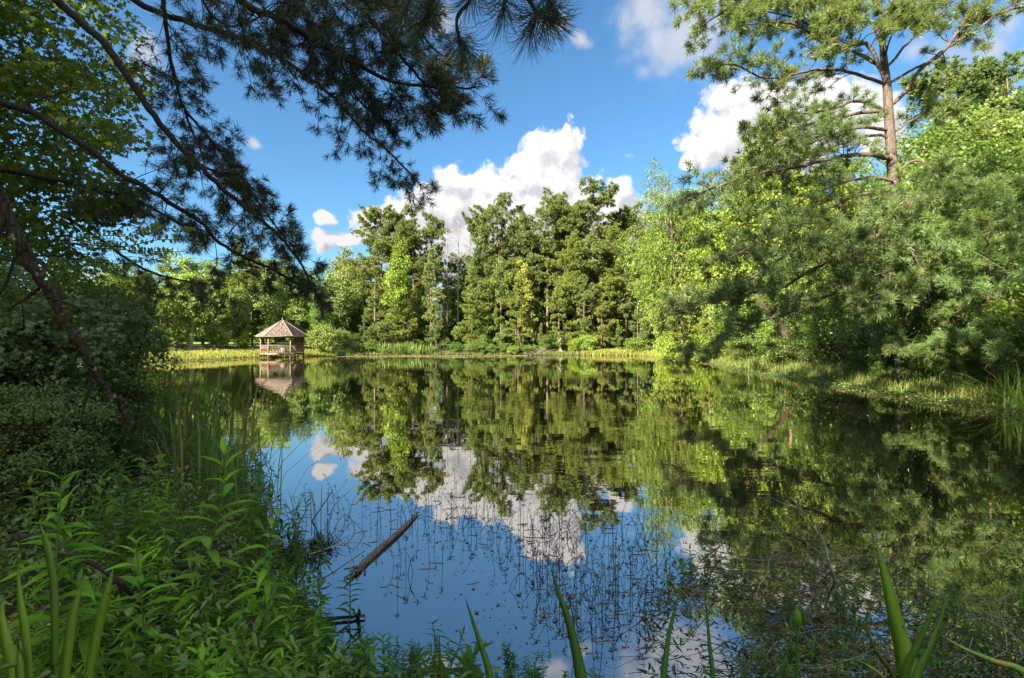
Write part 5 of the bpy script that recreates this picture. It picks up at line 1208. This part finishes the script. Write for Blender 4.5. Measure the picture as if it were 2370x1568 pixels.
PWD = [make_pondweed(200 + q) for q in range(9)] + [make_bent(220 + q) for q in range(1)]
g = np.random.default_rng(71); c_ = 0
CLU = [(760, 1230, 50, 60, 22), (850, 1190, 60, 30, 16), (1010, 1200, 90, 45, 44), (1080, 1170, 60, 25, 16), (1130, 1230, 70, 50, 30), (1230, 1290, 60, 70, 40), (1300, 1200, 80, 40, 30), (1370, 1230, 60, 60, 30), (1300, 1370, 60, 60, 40), (1390, 1400, 70, 70, 30), (1480, 1340, 50, 90, 36), (920, 1320, 60, 40, 12), (1480, 1230, 40, 40, 14)]
for x, y, sx, sy, n in CLU:
    for q in range(n):
        px = x + g.normal() * sx * .75; py = max(y + g.normal() * sy * .75, 1135); p = PW(px, py)
        if shore(p[0], p[1]) > -.1 or c_ >= 296 or g.random() < .25: continue
        o = link('pond_stem', PWD[g.integers(0, len(PWD))]); o.location = (p[0], p[1], 0); o.rotation_euler = (0, 0, g.uniform(0, 6.28)); s = g.uniform(.7, 1.25); o.scale = (s, s, s)
        tag(o, 'thin dark stem with a few small leaves standing in the open water', 'water plant', 'thin stems standing in the open water'); c_ += 1


def make_float(seed):
    g = np.random.default_rng(seed); W = MB(); L = g.uniform(.06, .16); tube(W, cat([(0, 0, .001), (L * .5, g.normal() * .012, .002), (L, g.normal() * .012, .001)], 3), (.0034, .0022), 5); return W.mesh('floating_twig', M['dead_wood'])


FL = [make_float(240 + q) for q in range(6)]
for q in range(110):
    x, y, sx, sy, n = CLU[g.integers(0, len(CLU))]; p = PW(x + g.normal() * sx * 1.3, max(y + g.normal() * sy * 1.2, 1140))
    if shore(p[0], p[1]) > -.1: continue
    o = link('floating_twig', FL[q % 6]); o.location = (p[0], p[1], 0); o.rotation_euler = (0, 0, g.normal() * .5 + (3.14 if q % 2 else 0)); tag(o, 'short bit of dead stem floating flat on the open water', 'floating twig', 'dead bits floating on the open water')

# tangle of weeds and dead stems in the shallow water at the bottom right
def tangle_pts(n, g):
    out_ = []
    while len(out_) < n:
        px = g.uniform(1480, 2500); py = g.uniform(1190, 1640)
        if py < np.interp(px, [1480, 1560, 1700, 1900, 2100, 2250, 2500], [1330, 1260, 1215, 1240, 1290, 1370, 1400]) + abs(g.normal()) * 40: continue
        if px < 1700 and py > 1440 and g.random() < .75: continue
        if 1560 < px < 1720 and 1390 < py < 1500 and g.random() < .6: continue
        out_.append(PW(px, py)); 
    return np.array(out_)


g = np.random.default_rng(83); mb = MB(); p = []
for x, y, sx, sy, n in CLU:
    for q in range(n * 5): p.append(PW(x + g.normal() * sx * 1.6, max(y + g.normal() * sy * 1.3, 1120)))
p = np.array(p); p = p[shore(p[:, 0], p[:, 1]) < -.05]; n = len(p); p[:, 2] = g.uniform(.002, .004, n); nn = nrm(g.normal(size=(n, 3)) * .06 + [0, 0, 1]); xx = nrm(np.cross(nn, g.normal(size=(n, 3))))
scatter(mb, L_FAR, p, np.stack([xx, np.cross(nn, xx), nn], -1), g.uniform(.004, .02, n) * np.where(g.random(n) < .1, 2, 1))
tag(mb.obj('pond_scum', M['litter']), 'tiny dark bits drifting on the open water round the log', 'pond scum', kind='stuff')
g = np.random.default_rng(81); mb = MB(); W_ = MB()
p = tangle_pts(600, g)
for q, c0 in enumerate(p):
    a = g.uniform(-.7, .7) + (math.pi if g.random() < .5 else 0); grow(W_, None, c0 + [0, 0, g.uniform(-.02, .05)], (math.cos(a), math.sin(a) * .6, g.uniform(-.05, .25)), g.uniform(.12, .5), g, g.uniform(.0018, .004), 4, -.05, .28, 3)
tag(W_.obj('stem_tangle', M['litter']), 'tangle of thin dead stems in the shallow water at the bottom right', 'dead stems', kind='stuff')
p = tangle_pts(3800, g); n = len(p); p[:, 2] = .008 + g.random(n) ** 2 * .12; nn = nrm(g.normal(size=(n, 3)) * .6 + [0, 0, 1]); xx = nrm(np.cross(nn, g.normal(size=(n, 3))))
scatter(mb, L_LANCE, p, np.stack([xx, np.cross(nn, xx), nn], -1), g.uniform(.02, .055, n))
tag(mb.obj('floating_leaves', M['dull_leaf']), 'mat of small dull leaves on the shallow water at the bottom right', 'floating leaves', kind='stuff')
p = tangle_pts(85, g)
for q, c0 in enumerate(p): t = g.uniform(.7, 1.2); weed(LOW[q % 5], 'tangle_weed', 'low weed rising from the tangled shallow water at the bottom right', c0[0], c0[1], -.02, g.uniform(.45, 1.1), g.uniform(0, 6.28), (t * .65, t * .75, t * 1.0), 'low weeds in the tangle at the bottom right', (g.normal() * .3, g.normal() * .3))
for lab, stems in [('pale dead branch rising out of the tangle, forked at its top', [([(1935, 1345, .02), (1918, 1300, .05), (1912, 1270, .10), (1905, 1250, .13)], .012), ([(1905, 1250, .13), (1880, 1215, .18), (1855, 1180, .26), (1830, 1150, .33)], .006), ([(1905, 1250, .13), (1895, 1220, .2), (1890, 1190, .27)], .004), ([(1855, 1180, .26), (1850, 1150, .33), (1865, 1120, .4)], .003), ([(1855, 1180, .26), (1815, 1165, .3), (1780, 1150, .33)], .003)]),
                   ('thin pale dead twig with two prongs at the left of the tangle', [([(1668, 1262, .0), (1650, 1240, .06), (1625, 1215, .12), (1602, 1180, .22)], .006), ([(1655, 1245, .05), (1660, 1200, .18), (1672, 1150, .34)], .004)]),
                   ('bare grey twig standing in the tangle at the right edge', [([(2310, 1500, .0), (2300, 1450, .12), (2285, 1390, .26)], .005)])]:
    loc = PW(*stems[0][0][0][:2]); o = thing('dead_branch', lab, 'dead branch', loc); mb = MB()
    y0 = loc[1]
    for pts, r0 in stems: tube(mb, cat([P(x, y, y0 + .03 * q) - loc for q, (x, y, z) in enumerate(pts)], 4), (r0, r0 * .5), 6)
    mb.obj('branches', M['dead_wood'], o, True)
